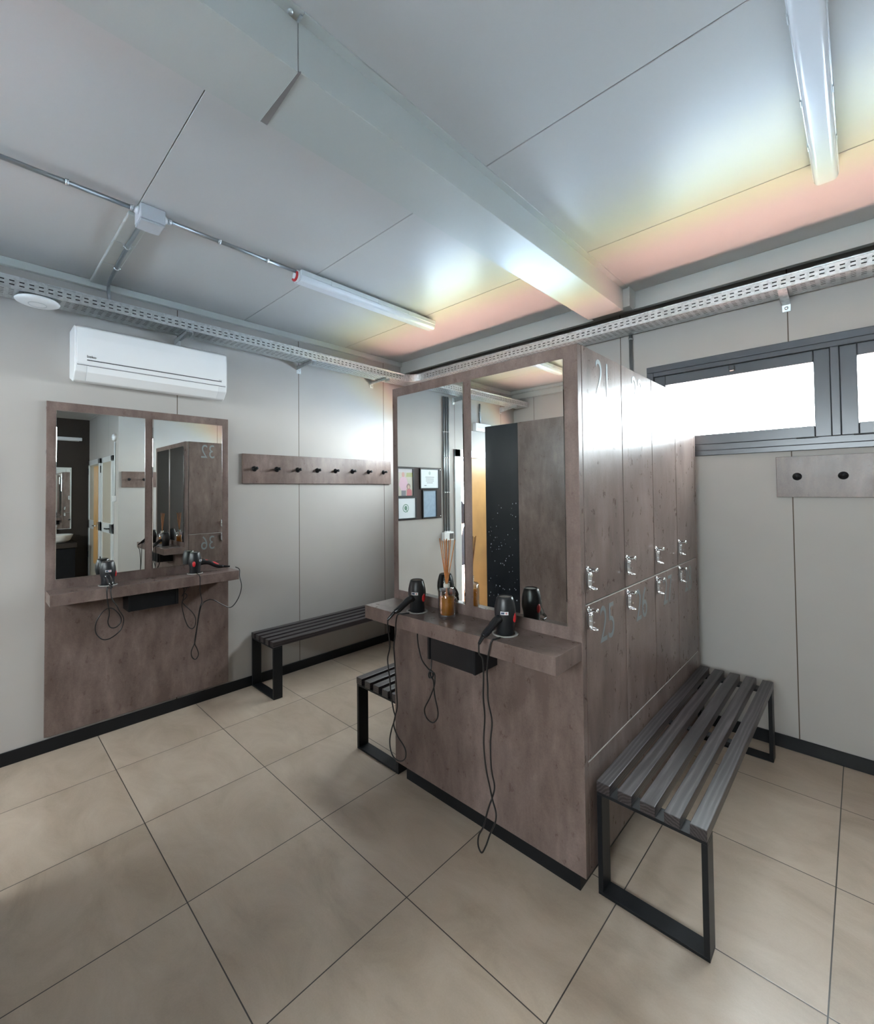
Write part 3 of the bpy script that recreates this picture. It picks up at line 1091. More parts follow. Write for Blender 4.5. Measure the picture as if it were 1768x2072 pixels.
# ------------------------------------------------------------------ benches
def bench(label, loc, length=1.577):
    t = thing('slatted_bench', label, 'bench', loc, 0, 'dark slatted benches on black steel frames')
    w = 0.378
    hz = 0.437
    th = 0.040
    for k in range(5):
        x0 = -w / 2 + k * 0.0815
        b = MB()
        b.box(x0, x0 + 0.052, -length / 2, length / 2, hz - th, hz, 0.0022, 2)
        b.build('slat', SLAT, t)
    zt = hz - th - 0.0005
    for s in (-1, 1):
        ya = s * (length / 2 - 0.003)
        y0, y1 = min(ya, ya - s * 0.073), max(ya, ya - s * 0.073)
        b = MB()
        b.box(-w / 2, w / 2, y0, y1, zt - 0.012, zt, 0.001, 1)
        b.box(-w / 2, w / 2, y0, y1, 0.0005, 0.0125, 0.001, 1)
        b.box(-w / 2, -w / 2 + 0.019, y0, y1, 0.0126, zt - 0.0121, 0.001, 1)
        b.box(w / 2 - 0.019, w / 2, y0, y1, 0.0126, zt - 0.0121, 0.001, 1)
        b.build('leg_frame', BLACK, t)
    for yy in (-0.02,):
        b = MB()
        b.box(-w / 2 + 0.02, w / 2 - 0.02, yy - 0.02, yy + 0.02, zt - 0.006, zt)
        b.build('cross_bar', BLACK, t)
    return t


bench('dark slatted bench in front of the numbered doors, nearest to the camera', (3.050, -0.9535, 0))
bench('dark slatted bench on the far side of the lockers, mostly hidden behind the mirror panel', (1.556, -1.0015, 0))
bench('dark slatted bench along the left wall under the long row of hooks', (0.2035, -1.0565, 0))


# ------------------------------------------------------------------ coat racks
def coat_rack(label, loc, rotz, length, hooks, z0, z1, zh):
    t = thing('coat_rack', label, 'coat rack', loc, rotz)
    b = MB()
    b.box(0, length, -0.020, -0.0005, z0, z1, 0.0015, 2)
    b.build('board', LAM, t)
    for hx in hooks:
        b = MB()
        b.lathe([(0.0, 0), (0.022, 0), (0.0225, 0.003), (0.019, 0.0065), (0.010, 0.009), (0.0085, 0.014), (0.0085, 0.042), (0.0115, 0.045), (0.0125, 0.050), (0.0115, 0.054), (0.0, 0.056)], 24, (hx, -0.0202, zh), (0, -1, 0.06))
        b.build('hook', BLACK, t)
    return t


coat_rack('long brown board with a row of black hooks on the left wall above the bench', (0.0, -1.917, 0), PI / 2, 1.60, [0.098 + 0.1995 * k for k in range(8)], 1.659, 1.905, 1.782)
coat_rack('brown board with black hooks under the window on the right', (3.263, 0.0, 0), 0, 1.20, [0.099 + 0.202 * k for k in range(6)], 1.522, 1.767, 1.6455)
coat_rack('brown board with black hooks on the wall opposite, seen in the left mirror', (XR, -0.23, 0), -PI / 2, 1.60, [0.098 + 0.2005 * k for k in range(8)], 1.686, 1.932, 1.809)

# ------------------------------------------------------------------ air conditioner
ac = thing('air_conditioner', 'white wall air conditioner above the left vanity mirrors', 'air conditioner', (0, -2.57, 0))
A0, A1 = -0.458, 0.455
side = [(0.0005, 2.330), (0.0005, 2.636), (0.180, 2.636), (0.202, 2.620), (0.207, 2.560), (0.207, 2.390), (0.198, 2.345), (0.150, 2.296), (0.120, 2.290), (0.060, 2.312)]
b = MB()
b.prism(side, 'y', A0, A1, 0.006)
b.build('casing', WHITE2, ac)
b = MB()
b.prism([(0.2035, 2.625), (0.209, 2.615), (0.2125, 2.560), (0.2125, 2.397), (0.2035, 2.387)], 'y', A0 + 0.010, A1 - 0.010, 0.0025)
fp = b.build('front_panel', WHITE, ac)
b = MB()
b.box(0.2126, 0.2137, A0 + 0.060, A1 - 0.042, 2.4145, 2.4205)
b.build('trim_strip', DARKGREY, fp)
b = MB()
b.prism([(0.2075, 2.383), (0.2120, 2.381), (0.2030, 2.343), (0.157, 2.298), (0.1535, 2.301), (0.199, 2.346)], 'y', A0 + 0.062, A1 - 0.062, 0.001)
b.build('louvre_flap', WHITE, ac)
b = MB()
b.box(0.2055, 0.2080, A0 + 0.012, A1 - 0.012, 2.3835, 2.3868)
b.build('gap_line', DARKGREY, ac)
for yy in (A0 + 0.0605, A1 - 0.0605):
    b = MB()
    b.prism([(0.2076, 2.382), (0.2090, 2.382), (0.1995, 2.3445), (0.1545, 2.300), (0.1535, 2.3015), (0.198, 2.346)], 'y', yy - 0.001, yy + 0.001)
    b.build('gap_line', BOXGREY, ac)
text_mesh('beko', 0.024, 'logo', DARKGREY, fp, (0.2130, A0 + 0.083, 2.432), (PI / 2, 0, PI / 2), 1.0, 0.0004)
b = MB()
b.box(0.2126, 0.2131, A1 - 0.062, A1 - 0.040, 2.426, 2.429)
b.build('small_print', INK, fp)


# ------------------------------------------------------------------ cable trays
def tray_mesh(path_len, slope=0.0, zb=2.734, ht=0.073, wd=0.185, flip=1):
    """open galvanised tray along +x, front side at y=0, back at y=+wd; two slot rows in each side, four in the floor"""
    bm = bmesh.new()
    pitch, sl = 0.0415, 0.0215
    n = int(path_len / pitch)

    def quad(p):
        bm.faces.new([bm.verts.new(q) for q in p])

    def strip(fn, spans, L):
        """fn(x,t) -> point; spans = list of (t0,t1) slots between 0..1"""
        cuts = [0.0]
        for a, c in spans:
            cuts += [a, c]
        cuts.append(1.0)
        for k in range(n):
            x0 = k * pitch
            xa, xb_, x1 = x0 + (pitch - sl) / 2, x0 + (pitch + sl) / 2, x0 + pitch
            if k == n - 1:
                x1 = L
            quad([fn(x0, 0), fn(xa, 0), fn(xa, 1), fn(x0, 1)])
            quad([fn(xb_, 0), fn(x1, 0), fn(x1, 1), fn(xb_, 1)])
            for i in range(0, len(cuts), 2):
                quad([fn(xa, cuts[i]), fn(xb_, cuts[i]), fn(xb_, cuts[i + 1]), fn(xa, cuts[i + 1])])

    L = path_len
    z = lambda x, dz: zb + dz - slope * x
    slots = [((0.021 - 0.003) / ht, (0.021 + 0.0035) / ht), ((0.042 - 0.003) / ht, (0.042 + 0.0035) / ht)]
    strip(lambda x, t: (x, 0, z(x, t * (ht - 0.010))), [(a * ht / (ht - 0.010), c * ht / (ht - 0.010)) for a, c in slots], L)
    strip(lambda x, t: (x, wd, z(x, t * (ht - 0.010))), [(a * ht / (ht - 0.010), c * ht / (ht - 0.010)) for a, c in slots], L)
    strip(lambda x, t: (x, t * wd, z(x, 0)), [(0.12, 0.155), (0.27, 0.305), (0.42, 0.455), (0.57, 0.605), (0.72, 0.755), (0.86, 0.895)], L)
    for y in (0.0, wd):                      # rolled rim along both tops
        s = -1 if y == 0 else 1
        rim = [(y, ht - 0.010), (y + s * 0.0025, ht - 0.009), (y + s * 0.003, ht - 0.002), (y, ht), (y - s * 0.012, ht), (y - s * 0.012, ht - 0.004)]
        for (a, za), (c, zc) in zip(rim, rim[1:]):
            quad([(0, a, z(0, za)), (L, a, z(L, za)), (L, c, z(L, zc)), (0, c, z(0, zc))])
    bmesh.ops.remove_doubles(bm, verts=bm.verts[:], dist=1e-5)
    bmesh.ops.recalc_face_normals(bm, faces=bm.faces[:])
    m = MB()
    m._take(bm)
    return m


TX, TYW = 0.282, -0.210
# left run: along the left wall from the rear to the corner (drops a little towards the corner)
LT0, LT1 = -5.66, -0.345
t = tray_mesh(LT1 - LT0, 0.0057, 2.734 + 0.0057 * (-3.3 - LT0))
o = t.build('cable_tray', GALV, None, (TX, LT0, 0), (0, 0, PI / 2))
tag(o, 'perforated galvanised cable tray running along the left wall above the air conditioner', 'cable tray')
t = tray_mesh(4.20, 0.0, 2.735)
o = t.build('cable_tray', GALV, None, (0.415, TYW, 0))
tag(o, 'perforated galvanised cable tray running along the window wall above the lockers', 'cable tray')
# corner fitting
b = MB()
zc0, zc1 = 2.722, 2.795
arc = [(TX, LT1 + 0.0)] + [(TX + 0.125 - 0.125 * math.cos(a), -0.335 + 0.125 * math.sin(a)) for a in [PI / 2 * k / 8 for k in range(9)]] + [(0.4155, TYW)]
bm2 = bmesh.new()


def zz_(i, n, dz):
    f = i / (n - 1)
    return (2.734 + 0.0057 * (-3.3 - LT1)) * (1 - f) + 2.735 * f + dz


na = len(arc)
lo = [bm2.verts.new((x, y, zz_(i, na, 0.0))) for i, (x, y) in enumerate(arc)]
hi = [bm2.verts.new((x, y, zz_(i, na, 0.066))) for i, (x, y) in enumerate(arc)]
hi2 = [bm2.verts.new((x - 0.002, y + 0.002, zz_(i, na, 0.073))) for i, (x, y) in enumerate(arc)]
bk = bm2.verts.new((TX - 0.185, LT1, zz_(0, na, 0)))
bk2 = bm2.verts.new((TX - 0.185, TYW + 0.185, zz_(na // 2, na, 0)))
bk3 = bm2.verts.new((0.4155, TYW + 0.185, zz_(na - 1, na, 0)))
for i in range(na - 1):
    f1 = bm2.faces.new((lo[i], lo[i + 1], hi[i + 1], hi[i]))
    f2 = bm2.faces.new((hi[i], hi[i + 1], hi2[i + 1], hi2[i]))
bm2.faces.new(lo + [bk3, bk2, bk])
bmesh.ops.recalc_face_normals(bm2, faces=bm2.faces[:])
b._take(bm2)
for (bx, by) in ((TX + 0.0008, -0.385), (TX + 0.0008, -0.365)):
    for dz in (0.022, 0.043):
        b.lathe([(0.0055, 0), (0.0055, 0.003), (0.003, 0.005)], 10, (bx, by, 2.72 + dz), (1, 0, 0))
for bx in (0.435, 0.455):
    for dz in (0.022, 0.043):
        b.lathe([(0.0055, 0), (0.0055, 0.003), (0.003, 0.005)], 10, (bx, TYW - 0.0008, 2.735 + dz), (0, -1, 0))
o = b.build('tray_corner', GALV)
tag(o, 'rounded galvanised corner piece joining the two cable trays', 'tray corner')


for lab, pts in (('dark cables added in the left cable tray to darken its slots', [(TX - 0.045, LT0 + 0.1, 0), (TX - 0.045, LT1 - 0.02, 0)]),
                 ('dark cables added in the window wall cable tray to darken its slots', [(0.45, TYW + 0.045, 0), (4.58, TYW + 0.045, 0)])):
    b = MB()  # unseen cables, added so the tray slots look dark
    along_y = pts[0][0] == pts[1][0]
    for k, (off, dz, r) in enumerate(((0.026, 0.017, 0.016), (0.024, 0.045, 0.014), (-0.010, 0.018, 0.017), (-0.015, 0.044, 0.012), (-0.055, 0.015, 0.014), (-0.090, 0.013, 0.012))):
        q = []
        for p in pts:
            x, y = (p[0] + off, p[1]) if along_y else (p[0], p[1] - off)
            zb_ = 2.734 + 0.0057 * (-3.3 - y) if along_y else 2.735
            q.append((x, y, zb_ + dz))
        b.tube(q, r, 8, 1)
    tag(b.build('slot_dark_cables', CORD), lab, 'cables')


def tray_bracket(label, x, y, rotz, z_t, gusset=True):
    t = thing('tray_bracket', label, 'bracket', (x, y, 0), rotz, 'galvanised brackets under the cable trays')
    b = MB()                                  # local: wall at y=0, room towards -y
    b.box(-0.022, 0.022, -0.004, -0.0005, 2.657, z_t - 0.001, 0.001, 1)
    b.build('wall_plate', GALV, t)
    b = MB()
    b.prism([(-0.004, 2.685), (-0.26, z_t - 0.022), (-0.26, z_t - 0.001), (-0.004, z_t - 0.001)], 'x', -0.022, -0.019)
    b.prism([(-0.004, z_t - 0.004), (-0.26, z_t - 0.004), (-0.26, z_t - 0.001), (-0.004, z_t - 0.001)], 'x', -0.022, 0.022)
    b.prism([(-0.20, z_t - 0.030), (-0.27, z_t - 0.026), (-0.27, z_t - 0.004), (-0.20, z_t - 0.004)], 'x', 0.019, 0.022)
    b.build('arm', GALV, t)
    b = MB()
    b.lathe([(0.009, 0), (0.009, 0.002), (0.006, 0.005), (0.0, 0.005)], 14, (0, -0.004, 2.676), (0, -1, 0))
    b.build('bolt', CHROME, t)
    return t


zl = lambda y: 2.734 + 0.0057 * (-3.3 - y)
for yy, lab in ((-0.56, 'steel bracket under the left cable tray next to the corner'), (-1.397, 'steel bracket under the left cable tray above the left end of the hook board'),
                (-2.397, 'steel bracket under the left cable tray just above the air conditioner'), (-4.372, 'steel bracket under the tray beside three pipes, seen in the front mirror'),
                (-5.392, 'steel bracket near the end of the tray, seen in the front mirror')):
    tray_bracket(lab, 0.0, yy, PI / 2, zl(yy))
b = thing('tray_bracket', 'slanted steel strap holding the window wall tray above the window', 'bracket', (3.333, 0, 0), 0, 'galvanised brackets under the cable trays')
m = MB()
m.box(-0.021, 0.021, -0.006, -0.0005, 2.652, 2.700, 0.001, 1)
m.build('wall_plate', GALV, b)
m = MB()
m.prism([(-0.0045, 2.694), (-0.006, 2.700), (-0.205, 2.734), (-0.205, 2.7285)], 'x', -0.021, 0.021, 0.0008)
m.prism([(-0.0045, 2.694), (-0.205, 2.7285), (-0.205, 2.734), (-0.0045, 2.720)], 'x', -0.023, -0.0205)
m.build('arm', GALV, b)
m = MB()
m.lathe([(0.011, 0), (0.011, 0.002), (0.006, 0.006), (0.0, 0.006)], 14, (0, -0.006, 2.674), (0, -1, 0))
m.build('bolt', CHROME, b)


# ------------------------------------------------------------------ conduits, junction box, trunking
CONDUIT = plain('zinc_conduit', (0.36, 0.39, 0.41), 0.35, 0.8, 0.5, 0.06)


def conduit(label, pts, rad, clips, smooth=1, mat=CONDUIT, group=None):
    t = thing('conduit_pipe', label, 'pipe', pts[0], 0, group)
    L = Vector(pts[0])
    b = MB()
    b.tube([Vector(p) - L for p in pts], rad, 14, smooth)
    b.build('pipe', mat, t)
    for c, ax in clips:
        c = Vector(c) - L
        b = MB()
        b.lathe([(rad + 0.0005, -0.006), (rad + 0.004, -0.006), (rad + 0.004, 0.006), (rad + 0.0005, 0.006), (rad + 0.0005, -0.006)], 18, c, ax)
        u = Vector(ax).cross(Vector((0, 0, 1)) if abs(ax[2]) < .5 else Vector((1, 0, 0))).normalized()
        for s in (-1, 1):
            b.lathe([(0.004, -0.006), (0.004, 0.006)], 8, c + u * s * (rad + 0.006), ax)
        b.build('clip', GALV, t)
    return t


CX, CZ = 1.128, 2.972
conduit('steel conduit on the ceiling from the grey box towards the rear lamp', [(CX + 0.018, -3.74, CZ), (CX + 0.004, -2.925, CZ)], 0.0105,
        [((CX + 0.01, -3.18, CZ), (0, 1, 0)), ((CX + 0.004, -2.935, CZ), (0, 1, 0))])
conduit('steel conduit on the ceiling from the grey box to the red-ended lamp', [(CX + 0.004, -2.775, CZ), (CX - 0.012, -2.048, CZ)], 0.0105,
        [((CX + 0.003, -2.768, CZ), (0, 1, 0)), ((CX - 0.003, -2.52, CZ), (0, 1, 0)), ((CX - 0.008, -2.24, CZ), (0, 1, 0))])
jb = thing('junction_box', 'grey square junction box on the ceiling where the conduits meet', 'junction box', (1.118, -2.850, 2.972))
b = MB()
b.box(-0.062, 0.050, -0.055, 0.055, -0.045, 0.0275, 0.006)
b.build('body', BOXGREY, jb)
b = MB()
b.box(-0.060, 0.048, -0.053, 0.053, -0.057, -0.0455, 0.006)
b.build('lid', BOXGREY, jb)
for s in (-1, 1):
    b = MB()
    b.lathe([(0.019, 0), (0.019, 0.008), (0.015, 0.012), (0.015, 0.017)], 16, (0.012, s * 0.055, 0.0), (0, s, 0))
    b.build('cable_gland', WHITE, jb)
tr = thing('cable_trunking', 'flat cream cover strip across the ceiling from the grey box to the left wall', 'trunking', (0, -2.878, 0))
b = MB()
b.box(0.034, 1.050, -0.052, 0.052, 2.978, 2.9995, 0.006)
b.build('cover', BEAM, tr)
for xx in (0.40, 0.72):
    b = MB()
    b.box(xx - 0.004, xx + 0.004, -0.053, 0.053, 2.977, 2.9785)
    b.build('joint', GALV, tr)
conduit('steel conduit under the cream cover strip, bending down at the left wall', [(1.05, -2.868, 2.966), (0.60, -2.862, 2.966), (0.16, -2.845, 2.966), (0.09, -2.838, 2.960), (0.055, -2.832, 2.935), (0.045, -2.826, 2.90), (0.045, -2.822, 2.76)], 0.0105,
        [((0.72, -2.864, 2.966), (1, 0, 0)), ((0.40, -2.853, 2.966), (1, 0, 0))], 5)
conduit('steel pipe dropping from the tray to behind the lockers beside the window', [(2.418, -0.016, 2.735), (2.418, -0.016, 0.9)], 0.0125, [((2.418, -0.016, 2.705), (0, 0, 1))])
for k, yy in enumerate((-4.180, -4.218, -4.258)):
    conduit('one of three parallel steel pipes on the left wall, seen in the front mirror', [(0.014, yy, 2.73), (0.014, yy, 1.09)], 0.0105,
            [((0.014, yy, z), (0, 0, 1)) for z in (2.30, 1.985, 1.56)], group='parallel pipes above the switch box')
conduit('steel pipe from the tray to the emergency light, seen in the front mirror', [(0.014, -4.90, 2.73), (0.014, -4.90, 2.462)], 0.0105, [((0.014, -4.90, 2.62), (0, 0, 1))])


# ------------------------------------------------------------------ ceiling lamps
def batten(label, x0, y0, length, w=0.100, h=0.072, red=False, wide_cover=False, zt=2.985):
    t = thing('batten_lamp', label, 'lamp', (x0, y0, zt))
    hw = w / 2
    b = MB()
    b.prism([(-hw, -0.004), (hw, -0.004), (hw, -0.032), (hw - 0.004, -0.036), (-hw + 0.004, -0.036), (-hw, -0.032)], 'y', 0, length, 0.001)
    b.prism([(-0.02, 0.0145), (0.02, 0.0145), (0.02, -0.004), (-0.02, -0.004)], 'y', 0.18, 0.24)
    b.prism([(-0.02, 0.0145), (0.02, 0.0145), (0.02, -0.004), (-0.02, -0.004)], 'y', length - 0.24, length - 0.18)
    b.build('housing', ALU, t)
    b = MB()
    n = 12
    prof = [(hw - 0.001, -0.0355)]
    for k in range(n + 1):
        a = PI / 2 * k / n
        rx, rz = hw * 0.42, h - 0.040
        prof.append((hw - 0.003 - rx * (1 - math.cos(a)), -0.036 - rz * math.sin(a)))
    prof += [(-x, z) for x, z in reversed(prof)]
    b.prism(prof, 'y', 0.002, length - 0.002, 0.0)
    c = b.build('diffuser', LAMPCOVER, t)
    for yy in (0.22, 0.62, length - 0.30):
        for s in (-1, 1):
            b = MB()
            b.box(s * hw - 0.002, s * hw + 0.002, yy, yy + 0.035, -0.040, -0.010, 0.001, 1)
            b.build('clip', ALU, t)
    if red:
        b = MB()
        b.lathe([(0.036, 0), (0.036, 0.014), (0.030, 0.018), (0.0, 0.018)], 28, (0, 0.0, -0.032), (0, -1, 0))
        b.build('end_cap', WHITE, t)
        b = MB()
        b.tube([(0.030 * math.cos(a), -0.019, -0.032 + 0.030 * math.sin(a)) for a in [(-2.5 + 2.9 * k / 10) for k in range(11)]], 0.008, 10, 2)
        b.build('red_seal', RED, t)
    return t


batten('white batten lamp with a red seal on its end, left of the beam', 1.102, -2.030, 1.225, red=True)
batten('white batten lamp right of the beam, above the lockers side', 3.555, -2.055, 1.215, 0.086, 0.062)
batten('white batten lamp near the rear wall, seen in the front mirror', 1.145, -4.96, 1.215)
ap = thing('access_point', 'round white disc fixed under the left cable tray', 'access point', (0.195, -3.200, 2.7300))
b = MB()
b.lathe([(0.06, 0), (0.095, -0.004), (0.103, -0.012), (0.100, -0.019), (0.085, -0.026), (0.045, -0.030), (0.0, -0.031)], 48)
b.build('shell', WHITE, ap)
b = MB()
b.lathe([(0.040, -0.0303), (0.043, -0.0300), (0.043, -0.0312), (0.040, -0.0314), (0.040, -0.0303)], 40)
b.build('light_ring', BOXGREY, ap)
b = MB()
b.box(-0.10, 0.08, -0.04, 0.04, -0.004, -0.0005)
b.build('mount', GALV, ap)

# ------------------------------------------------------------------ things on the left wall nearer than the frame, seen in the front mirror
nb = thing('notice_board', 'dark brown board with framed pictures, seen in the front mirror', 'board', (0, -3.77, 0))
b = MB()
b.box(0.0005, 0.012, -0.355, 0.356, 1.258, 1.852, 0.002)
b.build('panel', BOARDM, nb)
for yy, zz in ((-0.335, 1.83), (-0.335, 1.28), (0.336, 1.83), (0.336, 1.28)):
    b = MB()
    b.lathe([(0.008, 0), (0.008, 0.002), (0.004, 0.004), (0, 0.004)], 14, (0.012, yy, zz), (1, 0, 0))
    b.build('screw_cap', CHROME, nb)


def frame(label, y0, y1, z0, z1, paper):
    """picture frame hung on the board; local y to the right as seen from the room is -y"""
    t = thing('picture_frame', label, 'picture frame', (0.0125, (y0 + y1) / 2, (z0 + z1) / 2))
    hy, hz = (y1 - y0) / 2, (z1 - z0) / 2
    f = 0.014
    b = MB()
    b.box(0, 0.014, -hy - f, hy + f, hz, hz + f, 0.002)
    b.box(0, 0.014, -hy - f, hy + f, -hz - f, -hz, 0.002)
    b.box(0, 0.014, -hy - f, -hy, -hz, hz, 0.002)
    b.box(0, 0.014, hy, hy + f, -hz, hz, 0.002)
    b.build('frame', BLACK, t)
    b = MB()
    b.box(0.001, 0.006, -hy, hy, -hz, hz)
    p = b.build('sheet', paper, t)
    return t, p, hy, hz


def flat(name, mat, parent, pts, x):
    b = MB()
    b.poly([(x, p[0], p[1]) for p in pts])
    return b.build(name, mat, parent)


def disc(cy, cz, ry, rz, n=20):
    return [(cy + ry * math.cos(2 * PI * k / n), cz + rz * math.sin(2 * PI * k / n)) for k in range(n)]


t, p, hy, hz = frame('framed letter with a green crest and four lines of text, seen in the front mirror', -4.066, -3.770, 1.615, 1.830, PAPER)
flat('crest', GREENP, p, disc(0.0, 0.065, 0.016, 0.020), 0.0062)
flat('crest', PAPER, p, disc(0.0, 0.065, 0.012, 0.016), 0.0064)
flat('crest', GREENP, p, disc(0.0, 0.065, 0.005, 0.010), 0.0066)
for k, w in enumerate((0.073, 0.066, 0.066, 0.050)):
    zc = 0.018 - k * 0.022
    for q in range(9):
        a = -w + 2 * w * q / 9
        flat('text_line', INK, p, [(a, zc - 0.004), (a + 2 * w / 9 * 0.82, zc - 0.004), (a + 2 * w / 9 * 0.82, zc + 0.004), (a, zc + 0.004)], 0.0062)
flat('signature', INK, p, [(0.055, -0.083), (0.09, -0.083), (0.09, -0.075), (0.055, -0.075)], 0.0062)
frame('framed blank blue-grey card, seen in the front mirror', -4.022, -3.808, 1.278, 1.580, CARDB)
t, p, hy, hz = frame('framed white sheet with a round green emblem, seen in the front mirror', -3.680, -3.420, 1.282, 1.502, PAPER)
flat('emblem', GREENP, p, disc(0.018, 0.0, 0.046, 0.046, 28), 0.0062)
flat('emblem', PAPER, p, disc(0.018, 0.0, 0.036, 0.037, 28), 0.0064)
flat('emblem', GREENP, p, disc(0.018, 0.001, 0.022, 0.026), 0.0066)
flat('emblem', GREENP, p, [(0.012, -0.022), (-0.008, -0.055), (0.000, -0.020)], 0.0067)
t, p, hy, hz = frame('framed photograph of someone in pink with a child, seen in the front mirror', -3.640, -3.420, 1.530, 1.828, plain('photo_haze', (0.46, 0.42, 0.34), 0.4))
PINK = plain('photo_pink', (0.62, 0.40, 0.50), 0.5)
flat('photo_sky', plain('photo_sky_grey', (0.52, 0.50, 0.52), 0.5), p, [(-hy, 0.11), (hy, 0.11), (hy, hz), (-hy, hz)], 0.0061)
flat('photo_bush', plain('photo_bush_green', (0.36, 0.38, 0.16), 0.5), p, [(-hy, 0.06), (-0.01, 0.06), (-0.02, 0.105), (-hy, 0.11)], 0.0062)
flat('photo_person', plain('photo_trouser_grey', (0.16, 0.15, 0.18), 0.5), p, [(-0.005, -hz), (0.062, -hz), (0.062, -0.09), (-0.005, -0.09)], 0.0062)
flat('photo_person', PINK, p, [(-0.005, -0.09), (0.062, -0.09), (0.098, -0.03), (0.080, 0.04), (0.050, 0.062), (0.018, 0.062), (-0.012, 0.045), (-0.040, -0.02)], 0.0064)
flat('photo_person', plain('photo_skin', (0.52, 0.28, 0.24), 0.5), p, disc(0.034, 0.085, 0.021, 0.028), 0.0066)
flat('photo_child', plain('photo_red', (0.48, 0.12, 0.14), 0.5), p, [(-0.098, -hz), (-0.015, -hz), (-0.020, -0.08), (-0.055, -0.06), (-0.095, -0.09)], 0.0066)
flat('photo_child', plain('photo_brown_hair', (0.20, 0.13, 0.10), 0.5), p, disc(-0.045, -0.045, 0.030, 0.032), 0.0068)
flat('photo_child', plain('photo_skin_light', (0.58, 0.38, 0.30), 0.5), p, disc(-0.047, -0.052, 0.016, 0.020), 0.0070)

sw = thing('switch_box', 'white switch box under three pipes beside the doorway, seen in the front mirror', 'switch box', (0, -4.216, 1.03))
b = MB()
b.box(0.0005, 0.052, -0.085, 0.086, -0.052, 0.050, 0.005)
b.build('body', WHITE, sw)
b = MB()
b.box(0.0522, 0.056, -0.075, -0.005, -0.034, 0.034, 0.002)
b.build('window', plain('grey_display', (0.14, 0.13, 0.13), 0.2), sw)
for yy in (-0.04, 0.0, 0.036):
    b = MB()
    b.lathe([(0.015, 0), (0.015, 0.008), (0.012, 0.012)], 14, (0.018, yy, 0.050), (0, 0, 1))
    b.build('cable_gland', WHITE, sw)
el = thing('emergency_light', 'white emergency light box with a green indicator, seen in the front mirror', 'emergency light', (0, -4.92, 2.41))
b = MB()
b.box(0.0005, 0.060, -0.165, 0.165, -0.052, 0.052, 0.006)
b.build('body', WHITE, el)
b = MB()
b.box(0.0605, 0.0615, -0.11, 0.13, -0.002, 0.002)
b.build('cover_line', BOXGREY, el)
b = MB()
b.lathe([(0.011, 0), (0.011, 0.003), (0.007, 0.006), (0, 0.006)], 16, (0.060, -0.098, -0.006), (1, 0, 0))
b.build('indicator', GREENLED, el)

# second cabinet block behind the camera side, seen in the front mirror
pb = thing('cabinet_block', 'brown cabinet block with a black side strip, seen in the front mirror', 'cabinet', (1.90, -3.80, 0))
b = MB()
b.box(-0.375, 0.72, -0.30, 0.35, 0.09, 2.165, 0.002)
b.build('body', LAM, pb)
b = MB()
b.box(-0.372, 0.70, -0.28, 0.32, 0.0, 0.0895)
b.build('plinth', BASE_BLK, pb)
b = MB()
b.box(-0.722, -0.3765, 0.318, 0.350, 0.01, 2.162, 0.001)
bp = b.build('black_panel', BLACKPANEL, pb)
random.seed(11)
b = MB()
for k in range(70):
    zc = 0.62 + 0.85 * random.random() ** 1.3
    xc = -0.70 + 0.30 * random.random()
    r = 0.0015 + 0.0025 * random.random()
    b.poly([(xc + r * math.cos(2 * PI * q / 7), 0.3505, zc + 1.6 * r * math.sin(2 * PI * q / 7)) for q in range(7)])
sp = b.build('water_spots', SPOT, bp)
sp['kind'] = 'stuff'

# washstand in the side bay, seen in the left mirror
ws = thing('washstand', 'white basin on a dark counter in the side bay, seen in the left mirror', 'washstand', (6.72, -2.60, 0))
b = MB()
b.box(-0.25, 0.2795, -0.60, 0.48, 0.64, 0.72, 0.003)
b.build('counter', DARKWALL, ws)
b = MB()
b.box(-0.20, 0.2795, -0.58, 0.46, 0.0, 0.6395)
b.build('cupboard', BLACK, ws)
b = MB()
b.lathe([(0.0, 0.003), (0.12, 0.003), (0.18, 0.05), (0.215, 0.13), (0.220, 0.145), (0.208, 0.145), (0.17, 0.06), (0.10, 0.02), (0.0, 0.02)], 40, (0.02, 0.24, 0.72))
b.build('basin', PORCELAIN, ws)
b = MB()
b.tube([(0.24, 0.24, 0.72), (0.24, 0.24, 0.98), (0.20, 0.24, 1.02), (0.12, 0.24, 1.01)], 0.012, 10, 4)
b.build('tap', CHROME, ws)
wm = thing('wall_mirror', 'tall white-edged mirror above the basin, seen in the left mirror', 'mirror', (7.0, -2.40, 0))
b = MB()
b.box(-0.018, -0.0005, -0.26, 0.26, 0.945, 2.085, 0.002)
b.build('backing', WHITE, wm)
b = MB()
b.box(-0.0225, -0.0185, -0.25, 0.25, 0.955, 2.05, 0.001)
b.build('glass', MIRROR, wm)
wl = thing('wall_lamp', 'long pale lamp bar high above the basin, seen in the left mirror', 'lamp', (7.0, -2.45, 2.62))
b = MB()
b.box(-0.06, -0.0005, -0.50, 0.46, -0.03, 0.03, 0.008)
b.build('diffuser', LAMPCOVER, wl)
b = MB()
b.box(-0.015, -0.0004, -0.46, 0.42, -0.036, 0.036, 0.003)
b.build('base', ALU, wl)
ab = thing('alarm_box', 'small white alarm box on the wall corner, seen in the left mirror', 'alarm', (4.80, YA, 2.47))
b = MB()
b.lathe([(0.0, 0.0005), (0.055, 0.0005), (0.055, 0.03), (0.045, 0.045), (0.0, 0.05)], 28, (0, 0, 0), (0, -1, 0))
b.build('shell', WHITE, ab)
b = MB()
b.lathe([(0.02, 0.0), (0.02, 0.006), (0.0, 0.008)], 16, (0, -0.049, 0), (0, -1, 0))
b.build('lens', BOXGREY, ab)
conduit('white pipe running down from the round alarm box, seen in the left mirror', [(4.80, YA - 0.012, 2.40), (4.80, YA - 0.012, 1.56)], 0.0105, [((4.80, YA - 0.012, 2.1), (0, 0, 1))], mat=ALU)
